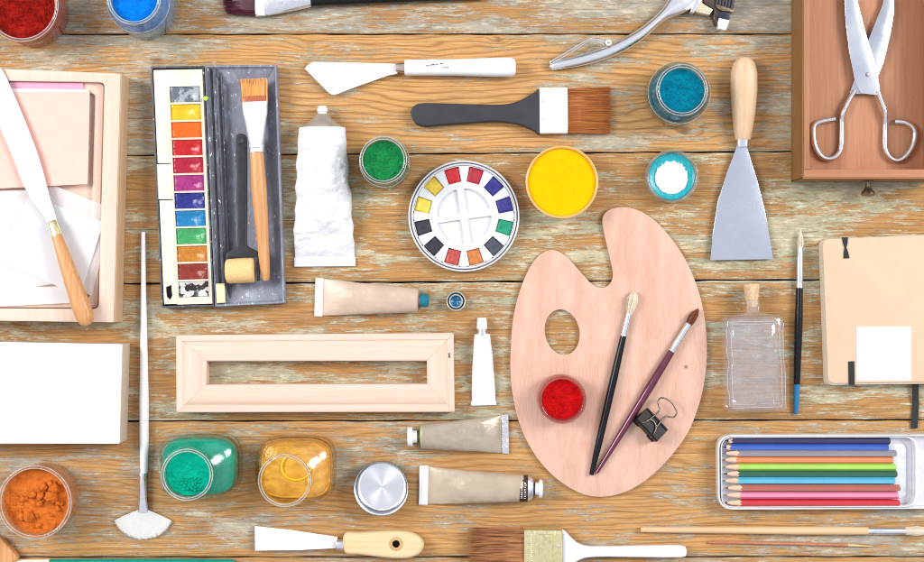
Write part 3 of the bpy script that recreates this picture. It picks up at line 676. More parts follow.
def pink_stick():
    t = Thing('thin_brush', 'very thin pinkish stick with a lighter tapered tip below the pale handled brush', 'thin brush', 790, 545)
    mk = lambda x, y: Vector(W(x, y, 1.6))
    t.add('handle', tube([mk(708.5, 542.6), mk(740, 542.6), mk(800, 544), mk(848, 545.2)], [1.2, 1.5, 1.7, 1.5], 12), plain('pinkish_lacquer', rgb(206, 132, 100), .35))
    t.add('tip', tube([mk(848, 545.2), mk(860, 545.8), mk(873, 546.5)], [1.45, 1., .4], 12), plain('light_tip', rgb(238, 205, 140), .5))
pink_stick()
def teal_stick():
    t = Thing('long_brush', 'teal green lacquered brush handle with white tip along the bottom edge', 'paintbrush', 120, 562)
    mk = lambda x, y: Vector(W(x, y, 4))
    t.add('handle', tube([mk(50, 563), mk(100, 563), mk(190, 563), mk(232, 563), mk(235, 563)], [3.8, 4.2, 4.2, 3.8, 2.2], 16), M['teal_lacquer'])
    t.add('bare_neck', tube([mk(17, 563), mk(49.8, 563)], [3.6, 3.8], 16), cream_hair)
    t.add('tip', tube([mk(10, 563), mk(12, 563), mk(16.8, 563)], [1.2, 3, 3.7], 16), M['white_plastic'])
teal_stick()
def brown_corner():
    t = Thing('wooden_tool', 'corner of an orange brown wooden tool cut off at the bottom left', 'wooden tool', 0, 562)
    pts = px2([(-40, 525), (-3, 537), (4, 542), (17, 558), (10, 566), (-6, 585), (-45, 590)], 10)
    t.add('wooden_tool', flat(smooth_closed(pts, 3), .3, 10, 2.5, 4), M['orange_wood']); single(t)
brown_corner()
def fan_brush():
    t = Thing('fan_brush', 'white fan brush with long thin white handle between the canvas and the emerald bottle', 'fan brush', 143, 470)
    pt = lambda x, y, z: Vector(W(x, y, z))
    path = [pt(143.2, 232, 3), pt(143.4, 280, 3.2), pt(143.8, 340, 3.9), pt(144.1, 400, 5), pt(144.1, 440, 5), pt(144.0, 473, 4.6)]
    t.add('handle', tube(smooth_open(path, 5), list(np.interp(np.linspace(0, 5, 26), range(6), [2.1, 2.5, 3.5, 4.6, 4.5, 3.5])), 18), M['white_paint'], angle=60)
    fr = Fr((144, 472), (143.8, 512), 0)
    t.add('ferrule', strip(fr, [0, 1, 4, 5, 6, 8, 25, 37, 39.5], [3.6, 3.9, 3.9, 3.4, 3.9, 3.9, 4.2, 5.2, 5.8], [7.6, 8, 8, 7, 8, 8, 7, 5, 4.6], cz=[1] * 9, pw=2), M['steel'])
    b = BM()
    for lay in range(3):
        for i in range(230):
            a = -1 + 2 * (i + .5) / 230
            ang = a * .98 ; L = 33.5 - 3.5 * abs(a) ** 2 + random.gauss(0, .7) ; 
            s0 = fr(37.5, a * 4.6, 3 + lay * .6)
            d = Vector(fr(0, math.sin(-ang) * -1, 0)) - Vector(fr(0, 0, 0)); 
            du = (fr(1, 0, 0) - fr(0, 0, 0)); dv = (fr(0, 1, 0) - fr(0, 0, 0))
            dirv = du * math.cos(ang * 1.18) + dv * math.sin(ang * 1.18)
            k = .78 if abs(a) < .5 else .85
            pts = [s0 + dirv * (L * q) * .86 + Vector((0, 0, -.6 * q * q * 2 + random.gauss(0, .05) * q)) for q in (0, .35, .7, 1)]
            tube(pts, [.3, .5, .55, .12], 6, .6, b)
    t.add('bristles', b, M['white_hair'], angle=60)
fan_brush()

# ================================================================== flat brushes, knives, scrapers
def maroon_brush():
    t = Thing('flat_brush', 'wide flat brush with maroon bristles and black handle cut off by the top edge', 'flat brush', 300, -6)
    z = 6
    fr = Fr((222, -6), (480, -5), 0)
    b = BM(); strip(fr, [6, 12, 24, 37], [17, 21, 22.6, 22.8], [3, 7, 9, 9], bm=b, pw=3)
    hair = plain('maroon_bristle', rgb(84, 30, 44), .5, 0, .35, .8, stretch=(.1, 2, 1))
    bristles(fr, 36, 2, 22.5, 21, 9, 6, 500, .4, 1.2, 0, bm=b, tipfn=lambda a: .02 + .30 * max(0, abs(a) - .45) ** 1.4)
    t.add('bristles', b, hair, angle=60)
    us = [35, 36, 48, 60, 75, 88, 90]; ws = [23.2, 23.4, 22.6, 20.5, 17.5, 14.5, 13.8]
    t.add('ferrule', strip(fr, us, ws, [10, 10.6, 11, 12, 13, 13, 13], pw=3), M['steel'])
    t.add('ferrule_band', strip(fr, [34.6, 34.8, 44, 44.2], [23.1, 23.7, 23.3, 22.8], [10, 11, 11.4, 11], pw=3), M['white_plastic'])
    t.add('handle', strip(fr, [89, 91, 130, 190, 240, 262, 266], [13.2, 13.4, 11.5, 8.5, 6.5, 5, 2.5], [13, 13.4, 13, 12, 10, 8, 4], cz=[0, 0, 0, 0, 0, .5, 2]), M['black_lacquer'])
maroon_brush()
def white_knife():
    t = Thing('palette_knife', 'diamond bladed palette knife with plain white handle below the maroon brush', 'palette knife', 430, 70)
    pts = px2([(304.8, 68.5), (307.5, 65), (313, 61.8), (318, 61.8), (350, 62.3), (397.4, 63.8), (397.4, 73.6), (388, 75.5), (371, 81.5), (350, 89), (338, 93.8), (332.8, 94.9), (329, 93)], 5)
    t.add('blade', flat(pts, 4.2, 5.2, .2), M['blade'])
    fr = Fr((396, 68.6), (515, 68.6), 0)
    t.add('ferrule', strip(fr, [0, .5, 8.5, 9.5], [3.2, 4.6, 5.6, 5.6], [7, 9, 10, 10]), plain('copper_ferrule', (.75, .6, .5, 1), .25, 1.))
    o = t.add('handle', strip(fr, [9, 10, 20, 60, 100, 115, 118.3, 119.3], [7.2, 7.8, 8.0, 8.2, 9.6, 9.6, 7.8, 5.5], [12, 13, 14, 15.5, 17, 17, 14.5, 10], cz=[1, .5, 0, 0, 0, 0, 1.2, 3.5], n=28, pw=2.1), M['white_paint'])
    b = BM()
    for (x, y, dx, dy) in [(426, 65.6, 3.2, .0), (430, 65.1, 2.4, -.5), (432, 64.5, 3, 0), (436, 64.5, 2.0, 0), (440, 63.6, 3, 0), (443.5, 66.8, .7, 1.0), (445.5, 66.8, .8, 1.), (447.5, 66.8, .7, 1.)]:
        z = 15.9 - .3 * 0; c = Vector(W(x, y, z)); 
        tube([c, c + Vector((dx, -dy, 0))], [.42, .3], 6, .5, b)
    t.add('handle_mark', b, M['black_plastic'])
white_knife()
def black_brush():
    t = Thing('flat_brush', 'flat brush with dark grey handle, white ferrule and chestnut bristles in the top middle', 'flat brush', 520, 112)
    pts = px2([(411, 114.5), (412.3, 107.6), (419.7, 103.4), (437, 103), (470, 104), (499.5, 104.5), (516.5, 101.7), (529.3, 95.4), (535, 92), (539.6, 91.4), (539.8, 132), (535.5, 131.6), (528, 127.8), (513.7, 123.4), (493.7, 121.4), (470, 122.8), (442, 124.8), (425.4, 126.3), (416, 123.5)], 8)
    sm = smooth_closed(pts, 4)
    t.add('handle', flat(sm, .3, 9, 1.6, 4), M['grey_rubber'])
    fr = Fr((539, 111.5), (611, 111), 0)
    t.add('ferrule', strip(fr, [0, .6, 27, 28], [22.6, 23, 23, 22.4], [9.6, 10.2, 9.6, 9], pw=6, n=32), plain('white_enamel_ferrule', (.88, .88, .88, 1), .3, .1, .03))
    b = BM()
    for yy in (-9, 9): lathe([(.1, 10.35), (.9, 10.3), (1.1, 9.9)], *fr(3.6, yy)[:2], 0, 12, bm=b)
    t.add('rivet', b, M['steel'])
    b = BM(); strip(fr, [27, 40, 62, 66], [21.6, 22.6, 23, 22], [7, 7, 4, 1.5], bm=b, pw=3)
    bristles(fr, 27, 71, 22, 23.4, 8, 4, 800, .34, .7, 0, bm=b)
    t.add('bristles', b, plain('chestnut_bristle', rgb(206, 128, 64), .42, 0, .3, .5, stretch=(.06, 1.6, 1), c2=rgb(172, 96, 42)), angle=60)
black_brush()
def scraper():
    t = Thing('wall_scraper', 'wide flaring steel scraper with pale wooden handle right of the cyan jar', 'scraper', 742, 140)
    pts = px2([(737, 146), (746.6, 146), (751, 160), (758.5, 184), (766, 216), (773.3, 259.2), (710.2, 260.2), (713, 232), (717.8, 202), (727, 172)], 5)
    m = NT('scratched_steel'); co = m.coords()
    nz = m.noise(co, .05, 5, .6); sc = m.noise(m.scale(co, 1.2, .05), 1, 4, .6); sp = m.noise(co, .4, 4, .7)
    b = m.bsdf(Base_Color=m.mix(m.mr(sp, .62, .75, 0, .5), m.mix(m.mr(nz, .35, .65), (.73, .76, .84, 1), (.79, .82, .9, 1)), (.35, .36, .42, 1)), Metallic=1., Roughness=m.mr(sc, .3, .7, .12, .17))
    m.set(b, 'Normal', m.bump(sc, .08, .0004)); sm = m.done(b)
    t.add('blade', flat(pts, 4, 5.2, .25), sm)
    fr = Fr((741.5, 147), (742, 58.5), 0)
    t.add('ferrule', strip(fr, [-.5, 0, 6.5, 7], [5.4, 6, 6.3, 6], [8, 9.4, 10.4, 10], pw=3), M['steel'])
    t.add('handle', strip(fr, [6.4, 8, 18, 34, 55, 72, 82, 86.5, 88], [7, 7.8, 9.6, 11.6, 13.2, 13.2, 10.8, 6.8, 3.2], [10, 11, 14, 17, 19, 19, 16, 12, 7], cz=[1, .6, 0, 0, 0, 0, 1.5, 3.5, 6], n=32, pw=2.3), M['handle_wood'])
scraper()
def spatula_bottom():
    t = Thing('palette_knife', 'spatula with plain white blade and cream wooden handle with a hanging hole, bottom middle', 'palette knife', 350, 543)
    t.add('blade', flat(px2([(255, 526.2), (290, 529.8), (337.5, 537), (337.5, 548.2), (300, 550.2), (255, 550.8)], 5), 4.3, 5.4, .2), M['blade'])
    fr = Fr((337, 543.6), (424, 545), 0)
    t.add('ferrule', strip(fr, [-.4, .3, 6.4, 7.2], [4.6, 5.2, 5.6, 5.4], [9, 9.8, 10.4, 10.4]), M['steel'])
    A = [(344.3, 533.8), (360, 532.6), (380, 531.4), (396, 531), (410, 532.4), (419.5, 537), (424, 545), (420, 553.5), (410, 558), (397, 558.8), (380, 557.5), (360, 555), (344.6, 552.6)]
    out = smooth_closed(px2(A, 10), 5); hx, hy = W2(396, 544, 12)
    hole = [(hx + 3.6 * math.cos(a), hy + 3.6 * math.sin(a)) for a in np.linspace(0, 2 * PI, 24, endpoint=False)]
    t.add('handle', flat([out, hole], .3, 12.5, 4.2, 5), M['handle_wood_x'])
    t.add('hanging_hole', lathe([(3.7, 12.6), (4.4, 12.75), (6.6, 12.7), (7, 12.45)], hx, hy, 0, 30), timber('brown_hole_edge', rgb(226, 190, 130), rgb(210, 165, 110)))
    t.add('hole_lining', lathe([(3.55, 12.4), (3.5, .5)], hx, hy, 0, 30), plain('dark_bore', (.08, .05, .03, 1), .8))
spatula_bottom()
def bottom_brush():
    t = Thing('wide_brush', 'wide house painter brush with brown bristles, gold ferrule and white handle at the bottom edge', 'paintbrush', 560, 552)
    fr = Fr((470, 552), (690, 552), 0)
    hm_ = plain('white_lacquer', (.88, .87, .88, 1), .3, 0, .03)
    A = [(560.8, 529.8), (563.5, 530.4), (566, 532.2), (571.7, 538.3), (580, 544.4), (595, 547), (640, 546.2), (680.5, 545.8), (686.4, 549.6), (686.4, 554.4), (680.5, 557.7), (640, 557.5), (595, 557.3), (580, 560), (571.7, 566), (566, 571.8), (563.5, 573.6), (560.8, 574.2), (560.7, 565), (560.7, 552), (560.7, 539)]
    t.add('handle', flat(smooth_closed(px2(A, 10), 3), 2, 12, 3, 4), hm_)
    t.add('ferrule', strip(fr, [53, 53.6, 90.5, 91.3], [25.2, 25.9, 25.7, 25], [15, 16, 16, 15], pw=5, n=40), M['brass'])
    b = BM()
    for k in range(30):
        c = fr(60.5, -23 + k * 1.6, 16.05); lathe([(.05, .5), (.55, .3), (.75, 0)], c.x, c.y, c.z, 8, bm=b)
    for u in (57.5, 64.5, 84): tube([fr(u, -24, 16), fr(u, 24, 16)], .5, 8, .8, b)
    tube([fr(68, 20.5, 16), fr(82, 20.5, 16), fr(82, -20.5, 16), fr(68, -20.5, 16), fr(68, 20.5, 16)], .45, 6, .7, b)
    rr = random.Random(8)
    for k in range(26):   # stamped relief inside the panel
        u, v = rr.uniform(70, 80), rr.uniform(-18, 17); a = rr.uniform(0, PI)
        tube([fr(u, v, 15.95), fr(u + 2.6 * math.cos(a), v + 3.5 * math.sin(a), 16.1), fr(u + 1.5 * math.cos(a + 1), v + 6 * math.sin(a + .5), 15.95)], .5, 6, .6, b)
    t.add('stamped_relief', b, M['brass'])
    b = BM()
    for v in (-9, 9): c = fr(87.5, v, 15.9); lathe([(.1, .8), (1.2, .6), (1.5, 0)], c.x, c.y, c.z, 14, bm=b)
    t.add('rivet', b, M['steel'])
    b = BM(); strip(fr, [10, 25, 40, 53], [22, 24, 24.6, 24.6], [4, 10, 14, 14], bm=b, pw=3)
    bristles(fr, 54, 1.5, 24.6, 25.6, 14.5, 9, 1100, .36, 2.6, 0, bm=b)
    t.add('bristles', b, plain('hog_bristle', rgb(206, 140, 84), .5, 0, .4, .45, stretch=(.06, 1.6, 1), c2=rgb(124, 72, 36)), angle=60)
bottom_brush()

# ================================================================== paint tubes
def paint_tube(label, A, B, w0, w1, h1, body_m, crimp_m, neck, group='squeezed paint tubes', wr=.0, fold=8., bulge=0., extra=None, shoulder_m=None, n=34, seg=44, dent=0.):
    """A = middle of the flat crimped end, B = middle of the shoulder (px); w = full widths"""
    t = Thing('paint_tube', label, 'paint tube', (A[0] + B[0]) / 2, (A[1] + B[1]) / 2, 0, group); fr = Fr(A, B, 4); fr.z = 0
    L = fr.L; seed = random.random() * 30
    def wob(u, x, y):
        k = max(0, min(1, (u - fold) / 20)) * max(0.15, min(1, (L - u) / 14))
        q = Vector((u * .055 + seed, x * .07, seed)); q2 = Vector((u * .16 + seed, x * .2, 3))
        d = (mn.noise(q) * 1.2 + abs(mn.noise(q2)) * .9) * wr * k
        e = mn.noise(Vector((u * .07, seed * 2 + (1 if x > 0 else 7), 0))) * wr * .9 * (abs(x) / max(w0, w1) * 2) ** 2 * k
        return Vector((0, 0, d * (1 if y > 1 else 0) - dent * k * max(0, mn.noise(Vector((u * .03 + seed, x * .03, 9)))) * (1 if y > 1 else 0))) + fr.s * e * (1 if x > 0 else -1)
    us = np.concatenate([[fold * .9], np.linspace(fold, L, seg)])
    ws = []; hs = []
    for u in us:
        q = max(0, (u - fold) / (L - fold)); w = w0 + (w1 - w0) * q + bulge * math.sin(PI * q)
        ws.append(w / 2); hs.append(.8 + (h1 - .8) * (1 - (1 - q) ** 2.2) ** .8)
    t.add('tube_body', strip(fr, us, ws, hs, n=56, pw=2.15, wob=wob if wr else None), body_m, angle=70)
    b = BM(); 
    def wob2(u, x, y): return Vector((0, 0, .25 * math.sin(u * 3)))
    strip(fr, [0, .5, fold - .5, fold + .2], [w0 / 2 + .2, w0 / 2 + .8, w0 / 2 + .8, w0 / 2 + .3], [1.8, 2.6, 2.6, 1.8], pw=5, n=40, bm=b)
    for u in (fold * .35, fold * .7): tube([fr(u, -w0 / 2, 2.7), fr(u, w0 / 2, 2.7)], .35, 6, .8, b)
    t.add('crimped_end', b, crimp_m)
    # shoulder and neck: neck = list of (du, half width, height, material key) sections grouped in parts
    neck(t, fr, L, w1, h1)
    if extra: extra(t, fr, L)
    return t
def disc_stack(fr, L, secs, zc, n=28):
    b = BM(); rings = []
    for du, r in secs:
        rings.append([fr(L + du, r * math.cos(2 * PI * i / n), zc + r * math.sin(2 * PI * i / n)) for i in range(n)])
    return loft(b, rings)
white_foil = plain('white_painted_foil', (.78, .78, .79, 1), .38, .0, .03, .1, .55, .13, dist=.004)
taupe = plain('taupe_tube_coating', rgb(222, 196, 174), .42, .1, .06, .06, .12, .12, dist=.002)
taupe2 = plain('greyish_taupe_coating', rgb(196, 180, 160), .3, .2, .1, .08, .2, .15, dist=.002)
taupe3 = plain('soft_taupe_coating', rgb(206, 186, 162), .4, .1, .08, .06, .12, .12, dist=.002)
def nk_white(t, fr, L, w1, h1):
    zc = h1 / 2
    b = BM(); strip(fr, [L - .3, L + 5, L + 10, L + 14], [w1 / 2, 15, 9, 6.5], [h1, h1 * .9, 14, 11], cz=[0, .5, 3, 4], n=40, pw=2.1, bm=b)
    t.add('shoulder', b, plain('bare_shoulder', rgb(205, 190, 172), .35, .4))
    b = disc_stack(fr, L, [(13, 4.2), (16, 4.4), (16.6, 5.2), (19.5, 5.2), (20.2, 4.2), (21.8, 4.2), (22, 3.4)], 9.5)
    t.add('cap', b, M['white_plastic'])
def nk_teal(t, fr, L, w1, h1):
    zc = h1 / 2
    t.add('shoulder', strip(fr, [L - .3, L + 1, L + 2], [w1 / 2, w1 / 2 - .4, w1 / 2 - 3], [h1, h1 - .6, h1 - 5], cz=[0, .3, 2.5], n=40, pw=2.1), taupe)
    t.add('neck', disc_stack(fr, L, [(1, 4.5), (5, 4.5), (5.2, 5.2), (6.2, 5.2)], zc), M['steel_dark'])
    t.add('cap', disc_stack(fr, L, [(3.6, 6.4), (4, 6.9), (11, 6.5), (12.4, 5.2)], zc), plain('teal_plastic', rgb(20, 128, 150), .3, 0, .25, .5, .2, .6))
paint_tube('plain taupe paint tube with teal cap, below the white wrinkled tube', (314.6, 297), (416.5, 300.2), 37, 24, 17, taupe, M['white_plastic'], nk_teal, wr=.9)
paint_tube('largest paint tube, all white and wrinkled, lying beside the watercolour tin', (324.6, 266.6), (323.2, 129), 60, 46, 27, white_foil, white_foil, nk_white, wr=3.4, fold=9, bulge=1., n=60, seg=80, dent=3)
def nk_small(t, fr, L, w1, h1):
    zc = h1 / 2
    t.add('neck', disc_stack(fr, L, [(-1, 6), (1, 6), (1.4, 4.8), (3.4, 4.8), (3.8, 5.4), (5.2, 5.4)], zc), M['steel'])
    t.add('cap', disc_stack(fr, L, [(4.8, 4.6), (5.4, 5.3), (13, 4.9), (16, 4.6), (16.4, 3.8)], zc), M['white_plastic'])
paint_tube('small slim plain white paint tube right of the wooden frame', (483.8, 405.8), (482.2, 334), 24, 15.5, 11, plain('white_tube', (.76, .75, .76, 1), .4, 0, .03, .1, .1, .3), M['white_plastic'], nk_small, wr=.5, fold=4, bulge=1.5)
def nk_green(t, fr, L, w1, h1):
    zc = h1 / 2
    t.add('shoulder', strip(fr, [L - .3, L + 1.5, L + 2.6], [w1 / 2, w1 / 2 - .6, 5.5], [h1, h1 - 1, 11], cz=[0, .4, 2], n=40, pw=2.1), plain('greenish_rim', rgb(190, 196, 140), .4))
    t.add('neck', disc_stack(fr, L, [(2, 4.4), (6, 4.4), (6.4, 5), (7, 5)], zc), plain('green_stained_neck', rgb(130, 140, 70), .4, 0, .4, .5))
    b = BM(); 
    t.add('cap', disc_stack(fr, L, [(5, 5), (5.4, 6.2), (9.4, 6), (9.6, 9.4), (10.2, 10), (14, 9.6), (14.5, 8.6)], max(zc, 10.2), 10), M['white_plastic'])
crink = plain('crinkled_silver_foil', (.9, .89, .92, 1), .25, .9, .1, .2, .5, .12, dist=.004)
paint_tube('taupe paint tube with greenish neck and white cap pointing left, crinkled silver end', (509, 434.4), (422.4, 435.8), 37.5, 24.5, 17, taupe2, crink, nk_green, wr=.8, fold=7)
def nk_brown(t, fr, L, w1, h1):
    zc = h1 / 2
    t.add('shoulder', strip(fr, [L - .3, L + 4, L + 5.6], [w1 / 2, w1 / 2 - 1.5, w1 / 2 - 4], [h1, h1 - 2, h1 - 6], cz=[0, .6, 2.5], n=40, pw=2.1), M['steel_satin'])
    t.add('neck', disc_stack(fr, L, [(5, 5.6), (7, 5.6), (7.2, 5)], zc), M['black_plastic'])
    t.add('cap', disc_stack(fr, L, [(7, 5.6), (7.6, 6.6), (11, 6.6), (11.4, 9), (12.4, 9.6), (14.2, 9), (14.8, 7)], max(zc, 9.8), 10), M['white_plastic'])
def label_band(t, fr, L):
    us = [L - 8.4, L - 8.2, L - .2, L]; w = 25.6 / 2
    b = BM(); strip(fr, us, [w + .3, w + .6, w + .35, w + .05], [18.8, 19.3, 19.5, 19.0], n=48, pw=2.15, bm=b, cz=[-.05] * 4)
    lb = t.add('printed_band', b, plain('dark_brown_band', rgb(74, 48, 34), .45, 0, .15))
    b = BM(); rr = random.Random(2)
    for u in (L - 6.3, L - 3.0):
        v = -8.4
        while v < 8:
            hl = rr.uniform(.6, 1.3)
            zz = 9.65 + 9.75 * (1 - (abs(v) / (w + .5)) ** 2.15) ** (1 / 2.15) + .12
            tube([fr(u - .9, v, zz), fr(u + .9, v + rr.uniform(-.3, .3), zz)], .24, 5, .4, b)
            if rr.random() < .7: tube([fr(u + rr.choice((-.9, 0, .9)), v, zz), fr(u + rr.choice((-.9, .9)), v + hl, zz - .03)], .22, 5, .4, b)
            v += hl + .45
    t.add('print', b, M['white_plastic'], parent=lb)
paint_tube('taupe paint tube with dark brown printed band and white cap pointing right', (418.9, 485.6), (527.4, 487.6), 37.5, 26, 19, taupe3, M['white_plastic'], nk_brown, wr=1.0, fold=9, extra=label_band)

# ================================================================== watercolour tin with its lid
def dirty(name, c, amount=.3, rough=.5, fleck=(.85, .87, .86, 1)):
    t = NT(name); co = t.coords()
    nz = t.noise(co, .05, 4, .6); sm = t.noise(t.scale(co, 1, .35), .12, 5, .65, .8); fl = t.noise(t.scale(co, 1, .5), .3, 5, .72)
    colr = t.mix(t.mr(nz, .35, .7), c, v4(c, 1.35))
    colr = t.mix(t.mr(sm, .52, .66, 0, amount), colr, (.42, .5, .6, 1))
    colr = t.mix(t.mr(fl, .625, .65, 0, .9), colr, fleck)
    b = t.bsdf(Base_Color=colr, Roughness=rough); t.set(b, 'Normal', t.bump(fl, .2, .0008)); return t.done(b)
def paint_tin():
    t = Thing('watercolour_box', 'worn grey watercolour tin open with a column of colour pans and a dirty mixing lid', 'watercolour box', 215, 185)
    grey = dirty('stained_grey_enamel', rgb(136, 138, 150), .45)
    dark = dirty('dark_hinge_enamel', rgb(76, 76, 84), .2)
    cream = plain('yellowed_cream_plastic', rgb(254, 246, 224, .88), .45, 0, .05, .04, .08, .5, c2=rgb(248, 232, 196, .88))
    Bc = px2([(150.5, 66.5), (204, 65.5), (214.5, 306.5), (161.5, 308)], 12)
    def q(c, u0, u1, v0, v1): return [tuple(bilin(c, u0, v0)), tuple(bilin(c, u1, v0)), tuple(bilin(c, u1, v1)), tuple(bilin(c, u0, v1))]
    t.add('tin_base', flat([fillet(Bc, 1.5, 3), q(Bc, .03, .97, .008, .992)], 1.0, 12.5, .4), dark)
    t.add('tin_floor', flat(q(Bc, .01, .99, .003, .997), .2, 1.6, .3), dark)
    # cream insert: side strip in pieces plus the pan rail
    for (u0, u1, v0, v1) in ((.045, .30, .014, .40), (.02, .30, .404, .55), (.045, .30, .554, .985)):
        if v0 > .5:
            o1 = q(Bc, u0, u1, v0, v1); hl = [tuple(bilin(Bc, *p)) for p in ((.09, .915), (.20, .905), (.21, .95), (.17, .968), (.10, .955))]
            t.add('cream_insert', flat([o1, hl], 8, 11.2, .4), cream)
        else: t.add('cream_insert', flat(q(Bc, u0, u1, v0, v1), 8, 11.2 + (.3 if u0 < .03 else 0), .4), cream)
    t.add('cream_insert', flat([q(Bc, .302, .965, .014, .988), *[q(Bc, .33, .91, .083 + k * .0735, .152 + k * .0735) for k in range(12)]], 8.6, 11.6, .3), cream)
    cols = [((176, 184, 190), (110, 118, 128)), ((255, 214, 20), (236, 180, 30)), ((250, 118, 10), (232, 96, 6)), ((222, 38, 34), (180, 20, 28)), ((204, 34, 62), (160, 20, 50)), ((196, 62, 140), (150, 36, 110)),
            ((56, 60, 160), (30, 30, 110)), ((20, 150, 205), (30, 110, 170)), ((80, 190, 110), (60, 150, 90)), ((222, 150, 50), (190, 116, 40)), ((168, 62, 44), (134, 44, 34)), ((226, 222, 216), (50, 40, 42))]
    nm = ['grey white', 'yellow', 'orange', 'red', 'crimson', 'magenta', 'violet blue', 'cyan blue', 'green', 'ochre', 'red brown', 'black and white']
    for k, (a, b_) in enumerate(cols):
        v0 = .087 + k * .0735; v1 = .148 + k * .0735
        c = [Vector((*x, 0)) for x in q(Bc, .325, .915, v0 - .004, v1 + .004)]
        bm = BM(); N = 18; top = []
        hx, hy = random.uniform(.45, .65), random.uniform(.4, .6)
        for i in range(N + 1):
            row = []
            for j in range(N + 1):
                p = bilin(c, j / N, i / N); e = min(j, N - j, i, N - i)
                r = math.hypot((j / N - hx) * 1.7, (i / N - hy) * 1.2)
                h = 10.6 - (2.3 * math.exp(-(r / .38) ** 2) if k != 2 else 0) + mn.noise(Vector((p.x * .35, p.y * .35, k))) * .5 - (.9 if e == 0 else 0)
                row.append(bm.verts.new((p.x, p.y, h)))
            top.append(row)
        for i in range(N):
            for j in range(N): bm.faces.new((top[i][j], top[i + 1][j], top[i + 1][j + 1], top[i][j + 1]))
        ca, cb = rgb(*a), rgb(*b_)
        m = NT('watercolour_cake'); co = m.coords(); nz = m.noise(co, .22 if k not in (0, 11) else .09, 3, .6)
        th = (.25, .8) if k not in (0, 11) else (.48, .52)
        colr = m.mix(m.mr(nz, *th), cb, ca); sp = m.noise(m.scale(co, 1, 1, 1, (9, 9, 0)), .5, 4, .7)
        if k not in (0, 11): colr = m.mix(m.mr(sp, .68, .75, 0, .4), colr, v4(ca, 1.5))
        bs = m.bsdf(Base_Color=colr, Roughness=.2); m.set(bs, 'Normal', m.bump(sp, .3, .0008)); mt = m.done(bs)
        po = t.add('paint_pan', bm, mt, label='pan of %s watercolour' % nm[k])
        rim = plain('stained_pan_rim', tuple(.75 * x + .25 * y for x, y in zip(rgb(250, 240, 222, .9)[:3], ca[:3])) + (1,), .4, 0, .1)
        t.add('pan_rim', flat([q(Bc, .315, .925, v0 - .0055, v1 + .0055), q(Bc, .336, .904, v0 - .002, v1 + .002)], 10.9, 12.1, .3), rim, parent=po)
    # lid: shell with sloping sides, hinge ribs
    Lc = px2([(204.6, 65), (276.5, 64.6), (284.6, 303.2), (215.2, 306.8)], 14)
    bm = BM()
    def ql(u0, u1, v0, v1, z): return [Vector((*bilin(Lc, u, v), z)) for u, v in ((u0, v0), (u1, v0), (u1, v1), (u0, v1))]
    def dense(r, n=10):
        out = []
        for i in range(4):
            a, b = r[i], r[(i + 1) % 4]
            out += [a.lerp(b, j / n) for j in range(n)]
        return out
    rings = [ql(0.02, .98, .004, .996, .3), ql(0, 1, 0, 1, 1), ql(0, 1, 0, 1, 13.6), ql(.006, .994, .002, .998, 14.2), ql(.025, .975, .008, .992, 14), ql(.06, .955, .016, .984, 11), ql(.235, .80, .076, .905, 3.2), ql(.26, .78, .085, .895, 2.4)]
    loft(bm, [dense(r) for r in rings])
    t.add('mixing_lid', bm, grey, angle=20)
    b = BM()
    for (u0, u1, z0, z1) in ((.02, .075, 13, 15.2), (.105, .15, 10.5, 13.8), (.2, .225, 6, 9.5)):
        flat(q(Lc, u0, u1, .012, .982), z0, z1, .6, 2, b)
    t.add('hinge_rib', b, dark)
    t.add('palette_insert', flat(q(Lc, .03, .155, .905, .985), 14.6, 17, .5), plain('cream_sponge_block', rgb(252, 232, 180, .9), .7, 0, .06, .3, .2, 1))
    b = BM(); cx, cy = W2(206, 98.5, 15); flat([(cx + 2.6 * math.cos(a) * (1 + .2 * math.sin(3 * a)), cy + 2.3 * math.sin(a)) for a in np.linspace(0, 6.28, 14, endpoint=False)], 15.2, 15.9, .3, 2, b)
    t.add('paint_drop', b, plain('lime_drop', rgb(190, 226, 90), .4))
paint_tin()
def roller():
    t = Thing('sponge_roller', 'small black sponge roller with cream foam lying in the watercolour lid', 'roller', 241, 200, 15)
    z = 16
    pts = fillet(px2([(235, 133.5), (246.5, 133.5), (246.8, 200), (246.5, 246), (258.5, 252), (259.5, 281), (256.8, 281), (256, 257), (229, 258), (228.6, 284), (226, 284), (225.5, 253), (237.5, 246), (236.5, 200)], z + 6), [5.5, 5.5, 2, 3, 3, .8, .8, 1.5, 1.5, .8, .8, 3, 3, 2], 5)
    t.add('handle', flat(pts, z, z + 6, 1.2, 3), M['black_plastic'])
    cx, cy = W2(240.3, 140.5, z + 6)
    t.add('hanging_hole', lathe([(.1, .25), (2.2, .25), (3, .7), (3.5, .1)], cx, cy, z + 5.9, 24), M['grey_rubber'])
    fr = Fr((228.6, 271.4), (256.4, 270.2), z - 9)
    t.add('foam_roller', strip(fr, [0, .8, 3, 14, 25, 27, 27.7], [10, 11.6, 12.2, 12.3, 12.2, 11.6, 10], [20, 23.2, 24.4, 24.6, 24.4, 23.2, 20], cz=[2.2, .6, 0, 0, 0, .6, 2.2], pw=2, n=40), plain('cream_foam', rgb(250, 214, 152, .9), .9, 0, .06, .6, .5, 1.6, c2=rgb(238, 192, 126, .9)))
roller()
